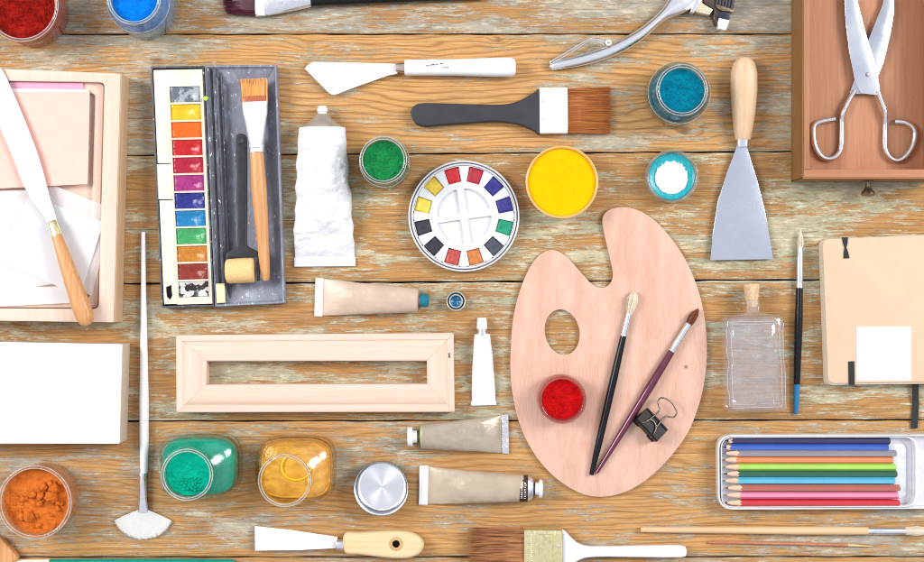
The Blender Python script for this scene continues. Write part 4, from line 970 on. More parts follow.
def gouache_brush():
    t = Thing('flat_brush', 'flat brush with bright orange bristles and wooden handle lying in the watercolour lid', 'flat brush', 256, 146, 15)
    z = 15.5
    f1 = Fr((254, 78.5), (258, 152), z); f2 = Fr((257.3, 150), (266.4, 280), z)
    b = BM(); strip(f1, [3, 8, 24], [12, 12.8, 12.2], [3, 5, 6], bm=b, pw=3)
    bristles(f1, 24, 1, 12.2, 13.1, 6.4, 4, 420, .34, .45, 0, bm=b)
    o = t.add('bristles', b, plain('orange_synthetic_bristle', rgb(255, 190, 70), .4, 0, .2, .8, stretch=(2, .08, 1), c2=rgb(252, 160, 44)), angle=60)
    t.add('bristle_root', strip(f1, [18, 18.5, 24.5], [12.4, 12.6, 12.3], [7, 7.2, 7.2], pw=3), plain('rusty_bristle_root', rgb(196, 104, 70), .5, 0, .2, .5))
    t.add('ferrule', strip(f1, [23.5, 24, 36, 40, 55, 66, 67, 69, 70, 73.8], [12.5, 12.8, 12, 11, 8.6, 6.9, 7.3, 7.3, 6.8, 6.9], [7.4, 8, 9, 9.4, 12, 13.4, 14, 14, 13.2, 13.4], pw=2.6, n=32), plain('white_metal_ferrule', (.9, .89, .9, 1), .3, .55, .05))
    t.add('handle', strip(f2, [3.2, 5, 40, 85, 118, 127, 129.6], [6.4, 6.9, 7.6, 6.2, 4.9, 4, 2], [12.4, 13, 14, 11.6, 9.4, 8, 4.5], cz=[.4, 0, 0, 0, 0, .4, 1.8], pw=2.05, n=28), M['orange_wood'])
gouache_brush()

# ================================================================== round watercolour set
def round_set():
    t = Thing('watercolour_disc', 'round white watercolour set with twelve colour blocks around four mixing wells', 'watercolour set', 464, 216.5); x, y = W2(463.9, 216.2, 8)
    wh = plain('glossy_white_plastic', (.71, .71, .725, 1), .3, 0, .02)
    R = 55.3
    t.add('outer_rim', lathe([(.2, .3), (R - 1, .3), (R, 1.2), (R, 9), (R - .6, 9.8), (R - 1.6, 9.4), (R - 1.8, 6.5), (R - 2.8, 6.5), (R - 3, 9.2), (R - 3.6, 9.7), (R - 4.4, 9.3), (R - 4.8, 7.4)], x, y, 0, 120), wh, angle=50)
    t.add('rim_groove', lathe([(R - 2.75, 6.6), (R - 1.85, 6.6)], x, y, 0, 120), plain('grey_groove', (.16, .16, .2, 1), .5))
    pts = [(x + (R - 4.9) * math.cos(a), y + (R - 4.9) * math.sin(a)) for a in np.linspace(0, 2 * PI, 120, endpoint=False)]
    tilt = math.radians(0); holes = []; spots = []
    for k in range(12):
        a = math.radians(15 + 30 * k); c = Vector((x + 41.8 * math.cos(a), y + 41.8 * math.sin(a)))
        d = Vector((math.cos(a), math.sin(a))); n = Vector((-d.y, d.x))
        hl = [tuple(c + d * (sx * 7.6) + n * (sy * (6.9 + sx * .5))) for sx, sy in ((-1, -1), (1, -1), (1, 1), (-1, 1))]
        holes.append(hl); spots.append((c, d, n))
    wells = []
    for k in range(4):
        a0 = math.radians(8 + 90 * k); lp = []
        for j in range(13): a = a0 + math.radians(7 + 76 * j / 12); lp.append((x + 27.5 * math.cos(a), y + 27.5 * math.sin(a)))
        a = a0 + math.radians(45); lp.append((x + 4.4 * math.cos(a), y + 4.4 * math.sin(a)))
        wells.append(fillet(lp, [4] + [0.01] * 11 + [4, 3], 3))
    t.add('palette_plate', flat([pts] + holes + wells, 3.2, 7.6, .7, 3), wh)
    t.add('well_floor', lathe([(.2, 4.6), (29, 4.6), (29.2, 3.4)], x, y, 0, 60), wh)
    cols = [(64, 58, 150), (50, 44, 140), (196, 44, 62), (220, 36, 44), (250, 216, 70), (250, 222, 80), (54, 54, 64), (50, 48, 58), (206, 84, 74), (222, 132, 66), (78, 82, 92), (20, 160, 118)]
    # k runs anticlockwise from the right: 15deg violet, 45 blue, 75 crimson, 105 red, 135 yellow, 165 yellow, 195 black, 225 black, 255 brick, 285 ochre, 315 grey, 345 green
    for (c, d, n), col_ in zip(spots, cols):
        bm = BM(); N = 10; g = []
        for i in range(N + 1):
            row = []
            for j in range(N + 1):
                p = c + d * ((i / N * 2 - 1) * 7.35) + n * ((j / N * 2 - 1) * (6.75 + (i / N * 2 - 1) * .45)); e = min(i, j, N - i, N - j)
                row.append(bm.verts.new((p.x, p.y, 6.6 + mn.noise(Vector((p.x * .3, p.y * .3, 0))) * .5 - (1.2 if e == 0 else 0))))
            g.append(row)
        for i in range(N):
            for j in range(N): bm.faces.new((g[i][j], g[i + 1][j], g[i + 1][j + 1], g[i][j + 1]))
        t.add('paint_block', bm, plain('dry_watercolour', rgb(*col_), .45, 0, .25, .25, .3, .8))
round_set()

# ================================================================== wooden frame, palette, notebook
def frame():
    t = Thing('picture_frame', 'empty pale wooden frame with a narrow slot shaped opening lying on the planks', 'picture frame', 315, 373)
    z = 17
    O = px2([(175.5, 335.4), (453.6, 333.2), (454.6, 412.2), (175.9, 412.8)], z); I = px2([(206.4, 361.2), (426.8, 360.8), (427.2, 384.2), (205.8, 385)], z)
    Ov = [Vector((*p, 0)) for p in O]; Iv = [Vector((*p, 0)) for p in I]
    prof = [(0.0, .3), (0.0, 14.5), (.03, 15.2), (.22, 15.6), (.26, 14.6), (.31, 15.6), (.40, 16.6), (.6, 17.0), (.95, 16.4), (1, 15.6), (1, .3)]
    for k in range(4):
        a, b, ia, ib = Ov[k], Ov[(k + 1) % 4], Iv[k], Iv[(k + 1) % 4]; e = (b - a).normalized() * .12
        r0 = [(a + e).lerp(ia + e, q) + Vector((0, 0, h)) for q, h in prof]; r1 = [(b - e).lerp(ib - e, q) + Vector((0, 0, h)) for q, h in prof]
        t.add('frame_member', loft(BM(), [[p for p in r0], [p.lerp(q, .5) for p, q in zip(r0, r1)], [p for p in r1]]), M['pale_wood'] if k % 2 == 0 else M['pale_wood_v'], angle=25)
    b = BM(); c = Vector(W(449.3, 353, 15.9)); tube([c, c + Vector((0, -4, 0))], [.45, .5], 6, .5, b); tube([c + Vector((-.9, -4.2, 0)), c + Vector((1, -4.2, 0))], .4, 6, .5, b); tube([c + Vector((-.8, -1, 0)), c], .35, 6, .5, b)
    t.add('pencil_mark', b, plain('brown_pencil_mark', (.06, .03, .02, 1), .8))
frame()
def palette():
    t = Thing('wooden_palette', 'pinkish plywood artist palette with thumb hole under two brushes and a red jar', 'palette', 600, 390)
    P = [(602.3, 222), (604.6, 213.5), (613, 208.4), (630.8, 207.8), (649.5, 216.4), (665.6, 231.4), (681.6, 253), (693.6, 277), (702, 303.5), (706.4, 333.5), (706.8, 360), (703.6, 387), (697, 411), (686, 436), (666.4, 461.5), (645, 481), (624, 492.6), (602.9, 497), (581.7, 493.8), (557.5, 479.5), (536.3, 457), (521, 428), (513.2, 397.5), (510.4, 370), (511, 344), (513, 320), (518.9, 293.8), (528, 271), (538, 256.5), (548.5, 250.2), (558.8, 251.6), (569.6, 259.6), (583, 274.8), (592, 284), (600, 287.8), (607, 286.4), (611.8, 280.8), (612.8, 272), (609.5, 256), (605, 237)]
    out = smooth_closed(px2(P, 4), 5); cx, cy = W2(562.3, 332.3, 4); a0 = math.radians(-78)
    hole = [(cx + 22.8 * math.cos(a) * math.cos(a0) - 17.2 * math.sin(a) * math.sin(a0), cy + 22.8 * math.cos(a) * math.sin(a0) + 17.2 * math.sin(a) * math.cos(a0)) for a in np.linspace(0, 2 * PI, 64, endpoint=False)]
    m = NT('pink_plywood'); co = m.coords(); st = m.scale(co, 1, .06)
    f = m.noise(st, 1.3, 5, .65); g = m.noise(m.scale(co, .8, .12), .12, 4, .55, .5); pores = m.noise(m.scale(co, 2.2, .2), .9, 3, .7)
    colr = m.mix(m.mr(m.math('ADD', m.math('MULTIPLY', f, .5), m.math('MULTIPLY', g, .5)), .38, .62), rgb(222, 172, 148, .86), rgb(238, 196, 174, .86))
    colr = m.mix(m.mr(pores, .60, .72, 0, .35), colr, rgb(206, 150, 120))
    kx, ky = W2(686, 367, 4); kn = m.n('ShaderNodeVectorMath', _p={'operation': 'DISTANCE'}, i0=co, i1=(kx - t.w.x, ky - t.w.y, 0)).outputs['Value']
    zf = m.scale(co, 1, 1, 0); kn = m.n('ShaderNodeVectorMath', _p={'operation': 'DISTANCE'}, i0=zf, i1=(kx - t.w.x, ky - t.w.y, 0)).outputs['Value']
    colr = m.mix(m.mr(kn, .8, 2.6, .8, 0), colr, rgb(140, 80, 50))
    smd = m.noise(m.scale(co, 1, 1, 1, (40, 0, 0)), .025, 5, .6)
    colr = m.mix(m.mr(smd, .52, .68, 0, .28), colr, rgb(214, 160, 134))
    b = m.bsdf(Base_Color=colr, Roughness=.5); b.inputs['Specular IOR Level'].default_value = .3; m.set(b, 'Normal', m.bump(f, .2, .0003))
    t.add('palette_board', flat([out, hole], .3, 4, .5, 3), m.done(b)); single(t)
palette()
def notebook():
    t = Thing('notebook', 'kraft cardboard notebook with rounded corners and black elastic at the right edge', 'notebook', 880, 310)
    z = 13
    kraft = plain('kraft_card', rgb(230, 198, 166, .84), .75, 0, .04, .06, .1, 1.5)
    C = px2([(822.5, 239.3), (990, 232), (990, 381), (828.2, 383.6)], z)
    C2 = px2([(819.2, 241), (988, 234), (988, 382.5), (825, 384.6)], 6)
    t.add('back_cover', flat(fillet(px2([(818.6, 240.5), (990, 233), (990, 383), (823.5, 385)], 1), 6), .3, 1.8, .4), kraft)
    b = BM()
    for k in range(9):
        e = random.uniform(-.3, .3) + .35 * (k % 2)
        flat(fillet([(p[0] + e + 1.0, p[1]) for p in C2], 6), 1.9 + k * 1.05, 2.85 + k * 1.05, .2, 1, b)
    t.add('pages', b, plain('cream_page_edges', rgb(236, 222, 196), .8, 0, .1, .5))
    t.add('front_cover', flat(fillet(C, 7), 11.6, 13, .5), kraft)
    bl = plain('black_elastic', (.02, .02, .02, 1), .8, 0, .2, 1, .2, 3)
    tw = [W2(*p, 13.4) for p in [(841.8, 237.4), (848, 237.2), (847.5, 243), (846.3, 247.5), (848, 252), (849.4, 258.2), (843.4, 258.4), (843.8, 252), (844.4, 247.5), (843, 243)]]
    t.add('elastic_band', flat(tw, 13.05, 14, .3), bl)
    t.add('elastic_band', flat(px2([(848.3, 361.4), (854.3, 361.2), (854.6, 384.8), (848.6, 384.9)], 13.4), 13.05, 13.9, .3), bl)
    t.add('white_label', flat(px2([(856.2, 326.6), (911, 326.6), (911, 380.4), (856.6, 380.6)], 13.4), 13.05, 13.45, .15), plain('white_label', (.9, .9, .9, 1), .7, 0, .02))
    fr = [Vector(W(x, y, zz)) for x, y, zz in [(915.8, 374, 7.5), (915.6, 383, 6.6), (915.4, 392, 3.2), (915.6, 404, 1.4), (914.8, 418, 1.3), (914, 428.5, 1.4)]]
    ps = smooth_open(fr, 5); bm = BM(); rings = []
    for k, p in enumerate(ps):
        w = 3.3; tl = .25 * math.sin(k * .4); rings.append([p + Vector((-w, 0, -.3 - tl)), p + Vector((w, 0, -.3 + tl)), p + Vector((w, 0, .3 + tl)), p + Vector((-w, 0, .3 - tl))])
    t.add('ribbon', loft(bm, rings), bl)
notebook()

# ================================================================== corked bottle lying flat
def corked():
    t = Thing('corked_bottle', 'empty clear rectangular glass bottle with a cork lying right of the palette', 'glass bottle', 753.5, 363)
    g = glass('wavy_clear_glass', (.995, .995, 1), (.92, .92, .95), .6, .045, .35, .045, 1.8, .09, (.97, .95, 1, 1), .05)
    fr = Fr((754.6, 411), (751.4, 285), 14); fr.z = 0
    def wob(u, x, y): return Vector((0, 0, 0)) + fr.s * (mn.noise(Vector((u * .05, 3 if x > 0 else 8, 0))) * 1.3 * (1 if abs(x) > 20 else 0))
    us = [0, .8, 2.5, 6, 15, 30, 45, 60, 75, 88, 92, 94.5, 96, 97, 98.5, 104, 110]
    ws = [24, 27.5, 29.4, 30, 29.2, 29.6, 28.8, 29.2, 29, 29.2, 28.6, 26, 16, 8.4, 6.7, 6.3, 6.8]
    hs = [24, 27, 28.6, 29, 29, 29, 29, 29, 29, 29, 28, 26, 20, 15, 12.6, 12, 13]
    cz = [(29 - h) / 2 for h in hs]
    t.add('glass_body', strip(fr, us, ws, hs, cz=cz, pw=6, n=60, wob=wob), g, angle=60)
    us2 = [3.4, 5, 12, 30, 50, 70, 86, 90, 92]; ws2 = [20, 24, 24.6, 23.6, 24.6, 23.6, 24.4, 21, 12]; hs2 = [18, 23, 24, 23.4, 24, 23.4, 24, 20, 10]
    t.add('glass_inner_wall', strip(fr, us2, ws2, hs2, cz=[(29 - h) / 2 for h in hs2], pw=4, n=60, wob=wob), g, angle=60)
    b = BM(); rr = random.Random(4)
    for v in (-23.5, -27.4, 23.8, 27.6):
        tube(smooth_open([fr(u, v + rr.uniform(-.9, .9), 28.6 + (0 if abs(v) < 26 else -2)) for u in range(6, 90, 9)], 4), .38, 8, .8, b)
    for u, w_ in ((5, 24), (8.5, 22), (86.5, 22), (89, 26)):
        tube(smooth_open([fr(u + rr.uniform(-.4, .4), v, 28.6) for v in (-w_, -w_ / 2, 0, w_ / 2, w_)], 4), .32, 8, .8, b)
    t.add('highlight_ridge', b, glass('highlight_ridge_glass', (.99, .99, 1), (.8, .8, .84), .9, .15, haze=.3, hazec=(.95, .94, 1, 1)), angle=60)  # hazy tubes along the panel edges, painting in bright streaks
    cork = plain('cork', rgb(238, 208, 170, .9), .85, 0, .25, .5, .5, .9, c2=rgb(214, 170, 126))
    t.add('cork', strip(fr, [103, 104, 118, 124.5, 125.8], [5, 5.3, 7.2, 7.8, 7.2], [10, 10.6, 14.4, 15.6, 14.4], cz=[9.5, 9.2, 7.3, 6.7, 7.3], pw=2, n=36), cork)
corked()

# ================================================================== drawer and scissors
def drawer():
    t = Thing('open_wooden_box', 'reddish brown wooden drawer with small brass knob in the top right corner', 'drawer', 870, 90)
    h = 45
    red = timber('reddish_cedar', rgb(218, 158, 120), rgb(196, 132, 94), 'y', .12, .5, .12, speck=.3)
    wall_m = timber('brown_stained_wall', rgb(198, 140, 100), rgb(172, 112, 76), 'y', .2, .55, .1)
    wall_x = timber('brown_stained_front', rgb(202, 142, 102), rgb(176, 114, 78), 'x', .2, .55, .1)
    out_m = timber('brown_stained_outside', rgb(172, 124, 70), rgb(146, 98, 52), 'y', .2, .5, .2)
    x0, y0 = W2(802.6, 178.6, h); xi, yi = W2(809.8, 169.3, h); xr, _ = W2(921, 0, h); xr = 457.5; x1 = xr + 7
    t.add('drawer_floor', box(x0 + 1, x1 - 1, y0 + 1, 460, 3, 8, .3), red)
    t.add('side_wall', box(x0 + 1.1, xi, yi + .1, 470, 2, h, .5), wall_m)
    t.add('outer_side', box(x0, x0 + 1.05, y0 + .3, 470, 1, h - .3, .3), out_m)
    t.add('side_wall', box(xr, x1, yi + .1, 470, 2, h, .5), wall_m)
    t.add('back_wall', box(xi + .1, xr - .1, 455, 462, 2, h, .5), wall_x)
    t.add('drawer_front', box(x0 + 1.1, x1, y0 + 1.1, yi, 2, h, .5), wall_x)
    t.add('outer_front', box(x0, x1, y0, y0 + 1.05, 1, h - .3, .3), timber('brown_stained_face', rgb(184, 132, 82), rgb(158, 106, 60), 'x', .2, .5, .2))
    kx, _ = W2(867.5, 0, 14); zc = 16; b = BM(); rings = []
    for d, r in [(0, 5.6), (.8, 5.8), (1.2, 3.4), (3, 2.8), (6, 2.8), (9, 4.4), (11, 6.4), (13, 7), (14.6, 6), (15.4, 2)]:
        rings.append([(kx + r * math.cos(2 * PI * i / 28), y0 - d, zc + r * math.sin(2 * PI * i / 28)) for i in range(28)])
    t.add('knob', loft(b, rings), M['old_brass'])
drawer()
def scissors():
    z = 8.3; t = Thing('scissors', 'open steel scissors with bent wire loop handles lying in the drawer', 'scissors', 866, 75, z)
    sat = NT('brushed_blade'); co = sat.coords(); nz = sat.noise(co, .03, 3, .5)
    bs = sat.bsdf(Base_Color=sat.mix(sat.mr(nz, .4, .6), (.78, .82, .9, 1), (.98, .98, 1, 1)), Metallic=1., Roughness=.15); sat.set(bs, 'Normal', sat.bump(sat.noise(sat.scale(co, 2, .1), 1, 3, .6), .05, .0003)); sm = sat.done(bs)
    sm2 = plain('darker_blade', (.72, .74, .79, 1), .16, 1., .06, .05)  # same steel in a darker colour, for this blade's dimmer reflection
    A = [(846, -30), (853, -22), (858, 2), (868, 40), (876.5, 66), (881.5, 95.5), (861, 93), (855, 80), (850, 54), (846, 24), (844.5, -5)]
    B = [(886, -30), (893.5, -10), (894.5, 10), (891, 32), (884, 62), (877, 80), (872, 94), (850, 93.5), (851, 90), (868, 41), (883, 4)]
    t.add('blade', flat(px2(B, z + 6), z + 4, z + 5.4, .2), sm2)
    t.add('blade', flat(px2(A, z + 8), z + 5.6, z + 7.2, .25), sm)
    c = Vector(W(867.3, 74.5, z + 7)); t.add('pivot_screw', lathe([(.1, .5), (1.8, .4), (2.1, 0)], c.x, c.y, z + 7.2, 20), M['steel_dark'])
    b = BM(); fa = Fr((855, -10), (878, 94), z + 7)
    # left loop
    Lp = [(854.5, 91), (849, 100), (843.5, 112), (841.5, 122), (841.5, 140), (839.5, 152), (832, 158.5), (822.5, 157), (815.5, 147), (813.3, 134), (814.5, 125.5), (821, 121.5), (835, 119)]
    Rp = [(877.5, 91), (881, 101), (884.8, 112), (885.2, 125), (884.8, 146), (888.5, 156), (896, 160.5), (904.5, 157), (912, 147), (915, 135), (912.5, 127), (905, 122.5), (894.5, 121.5)]
    wire = plain('worn_steel_wire', (.86, .84, .84, 1), .2, 1., .08, .3)
    for P_, zz in ((Lp, 4.8), (Rp, 5.6)):
        path = smooth_open([Vector(W(x, y, z + (zz if i < 3 else 2.9))) for i, (x, y) in enumerate(P_)], 6)
        t.add('handle_loop', tube(path, 2.6, 18), wire, angle=60)
scissors()

# ================================================================== palette clip, chrome tool
def clip():
    z0 = 4.2; t = Thing('binder_clip', 'black binder clip lying on the palette beside the plum handled brush', 'binder clip', 652, 424, z0)
    blk = plain('black_spring_steel', (.014, .010, .009, 1), .4, 0., .2, .4, spec=.15)
    a = Vector(W(647, 408.5, 14)); b = Vector(W(667.4, 430.5, 14)); ax = (b - a).normalized(); dn = Vector((ax.y, -ax.x, 0))   # dn towards lower left
    if dn.x > 0: dn = -dn
    L = (b - a).length
    # wedge cross section (distance from mouth line, height): lower jaw on the palette, spine far side, upper jaw rising
    sec = [(0, 9.6), (0.2, 10.6), (13.5, 15.2), (15, 14.6), (17.2, 1.2), (16.4, 0), (0.4, 8.6)]
    sec = [(-.6, 8.4), (0, 10.2), (14, 15.4), (15.4, 14.8), (17.8, 1.4), (16.8, .1), (-.6, 7.2)]
    bm = BM(); loft(bm, [[a + ax * (u) + dn * d + Vector((0, 0, h - 14 + z0)) for d, h in sec] for u in (0, L)])
    t.add('clip_body', bm, blk, angle=25)
    bm = BM()
    for u0, u1 in ((0, L * .30), (L * .70, L)):
        tube([a + ax * (u0 + .3) + dn * 17 + Vector((0, 0, z0 - 14 + 1.6)), a + ax * (u1 - .3) + dn * 17 + Vector((0, 0, z0 - 14 + 1.6))], 1.9, 14, 1, bm)
    tube([a + ax * .3 + dn * .2 + Vector((0, 0, z0 - 14 + 10)), a + ax * (L - .3) + dn * .2 + Vector((0, 0, z0 - 14 + 10))], 1.3, 12, 1, bm)
    t.add('rolled_edge', bm, blk)
    o = lambda u, d, h: a + ax * u + dn * d + Vector((0, 0, h - 14 + z0))
    w = [o(L * .30, 6, 14.2), o(L * .32, 0, 12.4), o(L * .34, -4, 11.2), o(L * .30, -8.5, 10), o(L * .08, -13, 9), o(L * .10, -18.5, 8), o(L * .42, -22, 7.4), o(L * .76, -19.5, 7.8), o(L * .82, -13.5, 9), o(L * .62, -8.5, 10), o(L * .60, -4, 11.2), o(L * .62, 0, 12.4), o(L * .64, 6, 14.2)]
    t.add('wire_handle', tube(smooth_open(w, 6), .85, 10), M['wire'], angle=60)
    w = [o(L * .3, 14, 15.6), o(L * .34, 8, 14.4), o(L * .2, 3, 12.6)]
    w2 = [o(L * .2, 16.9, 9), o(L * .24, 12, 15.7), o(L * .34, 5, 13.4), o(L * .6, 5, 13.4), o(L * .74, 12, 15.7), o(L * .8, 16.9, 9)]
    t.add('wire_handle', tube(smooth_open(w2, 5), .75, 10), M['wire'], angle=60)
clip()
def chrome_tool():
    t = Thing('chrome_lever_tool', 'curved chrome lever tool with wire spring and dark ribbed head at the top edge', 'chrome tool', 630, 48)
    T = [(549.5, 64.5), (553, 60.5), (565, 57.5), (585, 52.5), (604, 46.2), (622, 38), (640, 27.5), (655, 15.5), (664, 6), (674, -8), (690, -22)]
    Bm = [(549.5, 64.8), (552, 69), (565, 67.6), (585, 64.5), (608, 58), (628, 48.8), (644, 38.6), (655, 29), (668, 18.6), (684, 12.2), (704, 2)]
    z = 10; bm = BM(); rings = []
    a = smooth_open([Vector(W(x, y, z)) for x, y in T], 5); b = smooth_open([Vector(W(x, y, z)) for x, y in Bm], 5)
    for k, (p, q) in enumerate(zip(a, b)):
        c = (p + q) / 2; d = (q - p) / 2; hgt = min(11, 3 + k * .5) ; r = []
        for i in range(28):
            th = 2 * PI * i / 28; cs, sn = math.cos(th), math.sin(th)
            pw = 1.15; r.append(Vector((c.x, c.y, 0)) + d * math.copysign(abs(cs) ** pw, cs) + Vector((0, 0, 1 + hgt / 2 + math.copysign(abs(sn) ** pw, sn) * hgt / 2)))
        rings.append(r)
    t.add('lever', loft(bm, rings), M['chrome'], angle=50)
    p = lambda x, y, zz: Vector(W(x, y, zz))
    w = smooth_open([p(550, 63.5, 5), p(552, 60.5, 6), p(565, 53, 7), p(588, 39.4, 8), p(592, 38.6, 8), p(600, 39.8, 8), p(606, 42.5, 9)], 5)
    t.add('wire_spring', tube(w, .75, 10), M['steel'], angle=60)
    w = smooth_open([p(553, 62, 5), p(567, 54.6, 6.4), p(587, 42, 7.4), p(591, 40.8, 7.4), p(599, 42, 7.6), p(604, 44.4, 8)], 5)
    t.add('wire_spring', tube(w, .6, 10), M['steel'], angle=60)
    c = p(608.5, 42.6, 12); b2 = lathe([(1.3, 0), (3, 0), (3, 1.6), (1.3, 1.6), (1.3, 0)], c.x, c.y, 11, 20); t.add('spring_eyelet', b2, M['white_plastic'])
    t.add('collar', flat(px2([(699, -6), (690, 12), (694, 12.8), (704, -4)], 12), 2, 13, .6), M['chrome'])
    t.add('connector', flat(px2([(701, 0), (694.5, 11), (698, 12.5), (709.5, 14.8), (713, 9.5), (707, 6), (702.5, 3)], 12), 3, 12.5, .5), plain('ivory_connector', rgb(240, 226, 198), .3, .3, .15, .4))
    brn = plain('dark_bronze_housing', (.10, .075, .055, 1), .35, .5, .3, .1)
    t.add('housing', flat(smooth_closed(px2([(702, -14), (704, 2), (714, 10), (713, 17), (717, 25.5), (720, 20), (722, 9), (718, -12)], 11), 3), 1, 11, 1.5, 3), brn)
    bm = BM()
    c0 = [(720, -20), (739, -20), (733, 10.5), (715.5, 6.5)]
    q = px2(c0, 14)
    flat(q, 2, 12, .5, 2, bm)
    for k in range(6):
        u = .05 + k * .17; A_, B_ = bilin(q, u, 0), bilin(q, u, 1); tube([Vector((*A_, 12.4)), Vector((*B_, 12.4))], 1.15, 10, .9, bm)
    t.add('ribbed_grip', bm, plain('black_ribbed_rubber', (.03, .03, .034, 1), .45))
    t.add('gold_edge', flat(px2([(717.5, 4.5), (734, 10), (733, 12.4), (728, 11.5), (722, 10.8), (717, 8)], 13), 3, 13.6, .4), M['old_brass'])
    t.add('tip_holder', flat(px2([(721, 10.8), (729.8, 12.2), (729.6, 19.8), (716.8, 16.6)], 12), 3, 12, .4), plain('navy_plastic', (.02, .025, .05, 1), .3))
    t.add('chrome_tip', flat(px2([(716.2, 17), (729.8, 20), (726.2, 30), (718.6, 28.6)], 11), 3, 11, .8, 3), M['white_paint'])
chrome_tool()

# ================================================================== pencil tin
def pencil_tin():
    t = Thing('pencil_tin', 'long shallow white metal tin with rounded corners holding a row of coloured pencils', 'pencil tin', 822, 473)
    wh = plain('white_enamelled_tin', (.84, .84, .86, 1), .25, .3, .04, .1)
    z = 13; O = fillet(px2([(717.8, 435), (945, 434.6), (945, 509), (718.4, 509.8)], z), 15, 8)
    I = fillet(px2([(719.4, 436.7), (943.5, 436.2), (943.5, 507.6), (720, 508.2)], z), 14, 8)
    t.add('tin_wall', flat([O, I], 1.2, z, .6, 3), wh)
    t.add('tin_floor', flat(O, .2, 1.6, .3), wh)
    ins = plain('white_plastic_insert', (.76, .77, .82, 1), .35, .1, .04)
    A = fillet(px2([(720.8, 437), (918.2, 436.4), (918.2, 507), (721.3, 507.8)], z - 1), [12, 14, 14, 12], 8); B = fillet(px2([(721.9, 437.9), (915.2, 437.4), (915.2, 506), (722.4, 506.8)], z - 1), [11, 12, 12, 11], 8)
    t.add('tray_insert', flat([A, B], 1.7, z - .5, .7, 3), wh)
    t.add('insert_floor', flat(B, 1.7, 2.4, .2), ins)
    C = fillet(px2([(884, 443.5), (906.5, 443.5), (906.5, 498.5), (884, 498.5)], 4), [1, 7, 7, 1], 6)
    t.add('raised_panel', flat(C, 2.45, 4, .7, 3), ins)
pencil_tin()
cw = plain('sharpened_wood', rgb(240, 198, 166, .9), .6, 0, .1, .5)
pens = [((44, 40, 84), 440.8, 728, 731.5, 889.6, 'navy', 'at the top of the row'), ((62, 100, 192), 447.3, 725.5, 729.8, 888, 'royal blue', ''), ((150, 148, 152), 453.4, 725, 738, 895.8, 'grey', ''), ((238, 140, 88), 459.9, 722, 736, 892.6, 'orange', ''),
        ((172, 220, 96), 467, 722.5, 738, 895.6, 'lime green', ''), ((30, 92, 70), 473.9, 724, 738, 896.6, 'dark green', ''), ((96, 190, 220), 480.8, 722, 737.5, 894.4, 'sky blue', ''),
        ((186, 106, 88), 488, 727, 741, 899.4, 'brick brown', ''), ((240, 142, 176), 495.2, 724, 740, 897.8, 'pink', ''), ((206, 44, 52), 502.9, 726, 740.5, 899.2, 'red', 'at the bottom of the row')]
hexes = {}
for (c, y, xt, xs_, xe, nm, where) in pens:
    t = Thing('coloured_pencil', ('%s coloured pencil %s in the white tin' % (nm, where)).replace('  ', ' '), 'pencil', (xt + xe) / 2, y, 4.2, 'coloured pencils in the tin')
    zc = 8.0; r = 3.6
    m = plain('pencil_lacquer', rgb(*c, .85), .13, 0, .06, .05, spec=.8, coat=.5); mt = plain('pencil_lead', rgb(*[int(v * .75 + 20) for v in c]), .5)
    fr = Fr((xt - (3 if xt > 724 else 1), y), (xe, y + .1), zc); fr.z = 0
    L0 = Vector(W(xs_, y, zc)).x - fr.a.x; 
    def hexr(u, rr, rot=PI / 6 * 0 + random.choice((0, .12, -.1))): return [fr(u, rr * math.cos(rot + k * PI / 3), zc + rr * math.sin(rot + k * PI / 3)) for k in range(6)]
    rot = random.choice((.1, .2, -.15, -.08))
    # barrel with a scalloped sharpened edge, wood cone, lead
    n = 36
    def ring(u, rad, hexy, sc=0.):
        out = []
        for k in range(n):
            th = 2 * PI * k / n + rot; q = ((th - rot + PI / 6 + 1e-6) % (PI / 3)) - PI / 6
            rr = rad * ((math.cos(PI / 6) / math.cos(((th - rot) % (PI / 3)) - PI / 6)) if hexy else 1)
            off = sc * (math.cos(6 * (th - rot)))
            out.append(fr(u + off, rr * math.cos(th), zc + rr * math.sin(th)))
        return out
    t.add('barrel', loft(BM(), [ring(L0, r, True, .9), ring(L0 + 2, r, True), ring(fr.L - .4, r, True), ring(fr.L, r * .93, True)], False, True), m, angle=28)
    t.add('wood_cone', loft(BM(), [ring(4.2, 1.15, False), ring(L0 * .5, 1.15 + (r * .97 - 1.15) * .42, False), ring(L0 + .6, r * .955, True, .8)], False, False), cw, angle=50)
    t.add('lead', loft(BM(), [ring(0, .18, False), ring(.5, .4, False), ring(4.25, 1.16, False)]), mt, angle=50)
    t.add('barrel_end', lathe([(.1, 0), (.1, .01)], 0, 0, 0, 3) if False else loft(BM(), [ring(fr.L + .02, r * .5, False), ring(fr.L + .15, r * .45, False)]), cw)

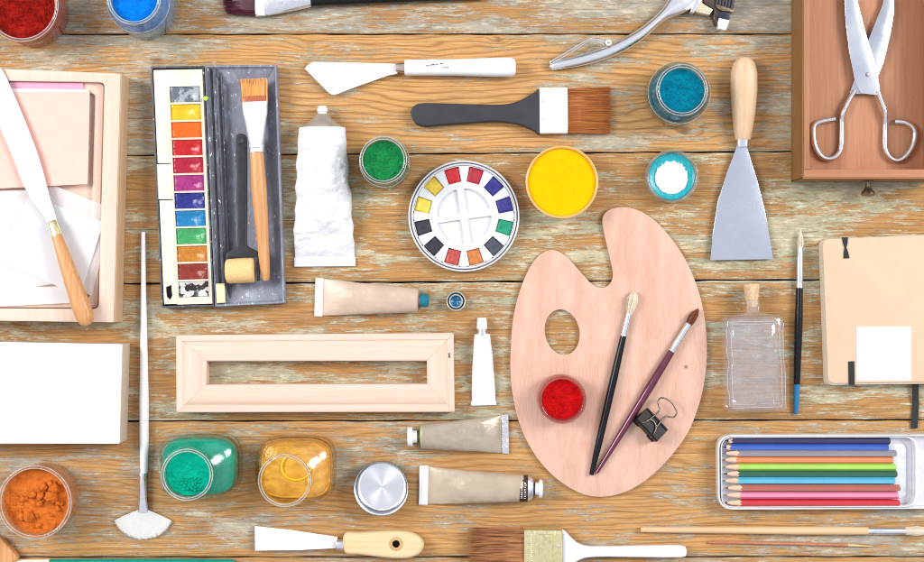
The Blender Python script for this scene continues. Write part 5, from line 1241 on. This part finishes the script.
# ================================================================== camera, light, render
cam = bpy.data.cameras.new('camera'); co_ = bpy.data.objects.new('camera', cam); COL.objects.link(co_)
co_.location = (0, 0, H * S); co_.rotation_euler = (0, 0, 0); cam.sensor_width = 36; cam.sensor_fit = 'HORIZONTAL'; cam.lens = 36 * H / 924; cam.clip_start = .01; cam.clip_end = 100
scene.camera = co_
def area(name, loc, sx, sy, power, target=(0, 0, 0), col=(1, 1, 1)):
    l = bpy.data.lights.new(name, 'AREA'); l.shape = 'RECTANGLE'; l.size = sx; l.size_y = sy; l.energy = power; l.color = col
    o = bpy.data.objects.new(name, l); COL.objects.link(o); o.location = loc
    o.rotation_euler = (Vector(target) - Vector(loc)).to_track_quat('-Z', 'Y').to_euler()
area('softbox_left', (-2.1, .65, 1.75), .9, 1.1, 59, (-.1, 0, 0), (1, .99, .975))
area('softbox_right', (2.1, .75, 1.75), .9, 1.1, 59, (.1, 0, 0), (1, .99, .975))
w = bpy.data.worlds.new('World'); scene.world = w; w.use_nodes = True; nt = w.node_tree; bg = nt.nodes['Background']
tc = nt.nodes.new('ShaderNodeTexCoord'); sp = nt.nodes.new('ShaderNodeSeparateXYZ'); rp = nt.nodes.new('ShaderNodeValToRGB')
nt.links.new(tc.outputs['Generated'], sp.inputs[0]); nt.links.new(sp.outputs[2], rp.inputs[0]); nt.links.new(rp.outputs[0], bg.inputs[0])
rp.color_ramp.elements[0].position = .12; rp.color_ramp.elements[0].color = (.1, .1, .105, 1); rp.color_ramp.elements[1].position = .62; rp.color_ramp.elements[1].color = (.66, .69, .77, 1)
bg.inputs[1].default_value = 1.0
scene.view_settings.view_transform = 'Standard'; scene.view_settings.look = 'None'; scene.view_settings.exposure = .06; scene.view_settings.gamma = 1
cy = scene.cycles; cy.filter_width = 1.05; cy.use_denoising = True; cy.denoising_prefilter = 'FAST'; cy.max_bounces = 10; cy.transparent_max_bounces = 24; cy.caustics_reflective = False; cy.caustics_refractive = False; cy.sample_clamp_indirect = 4
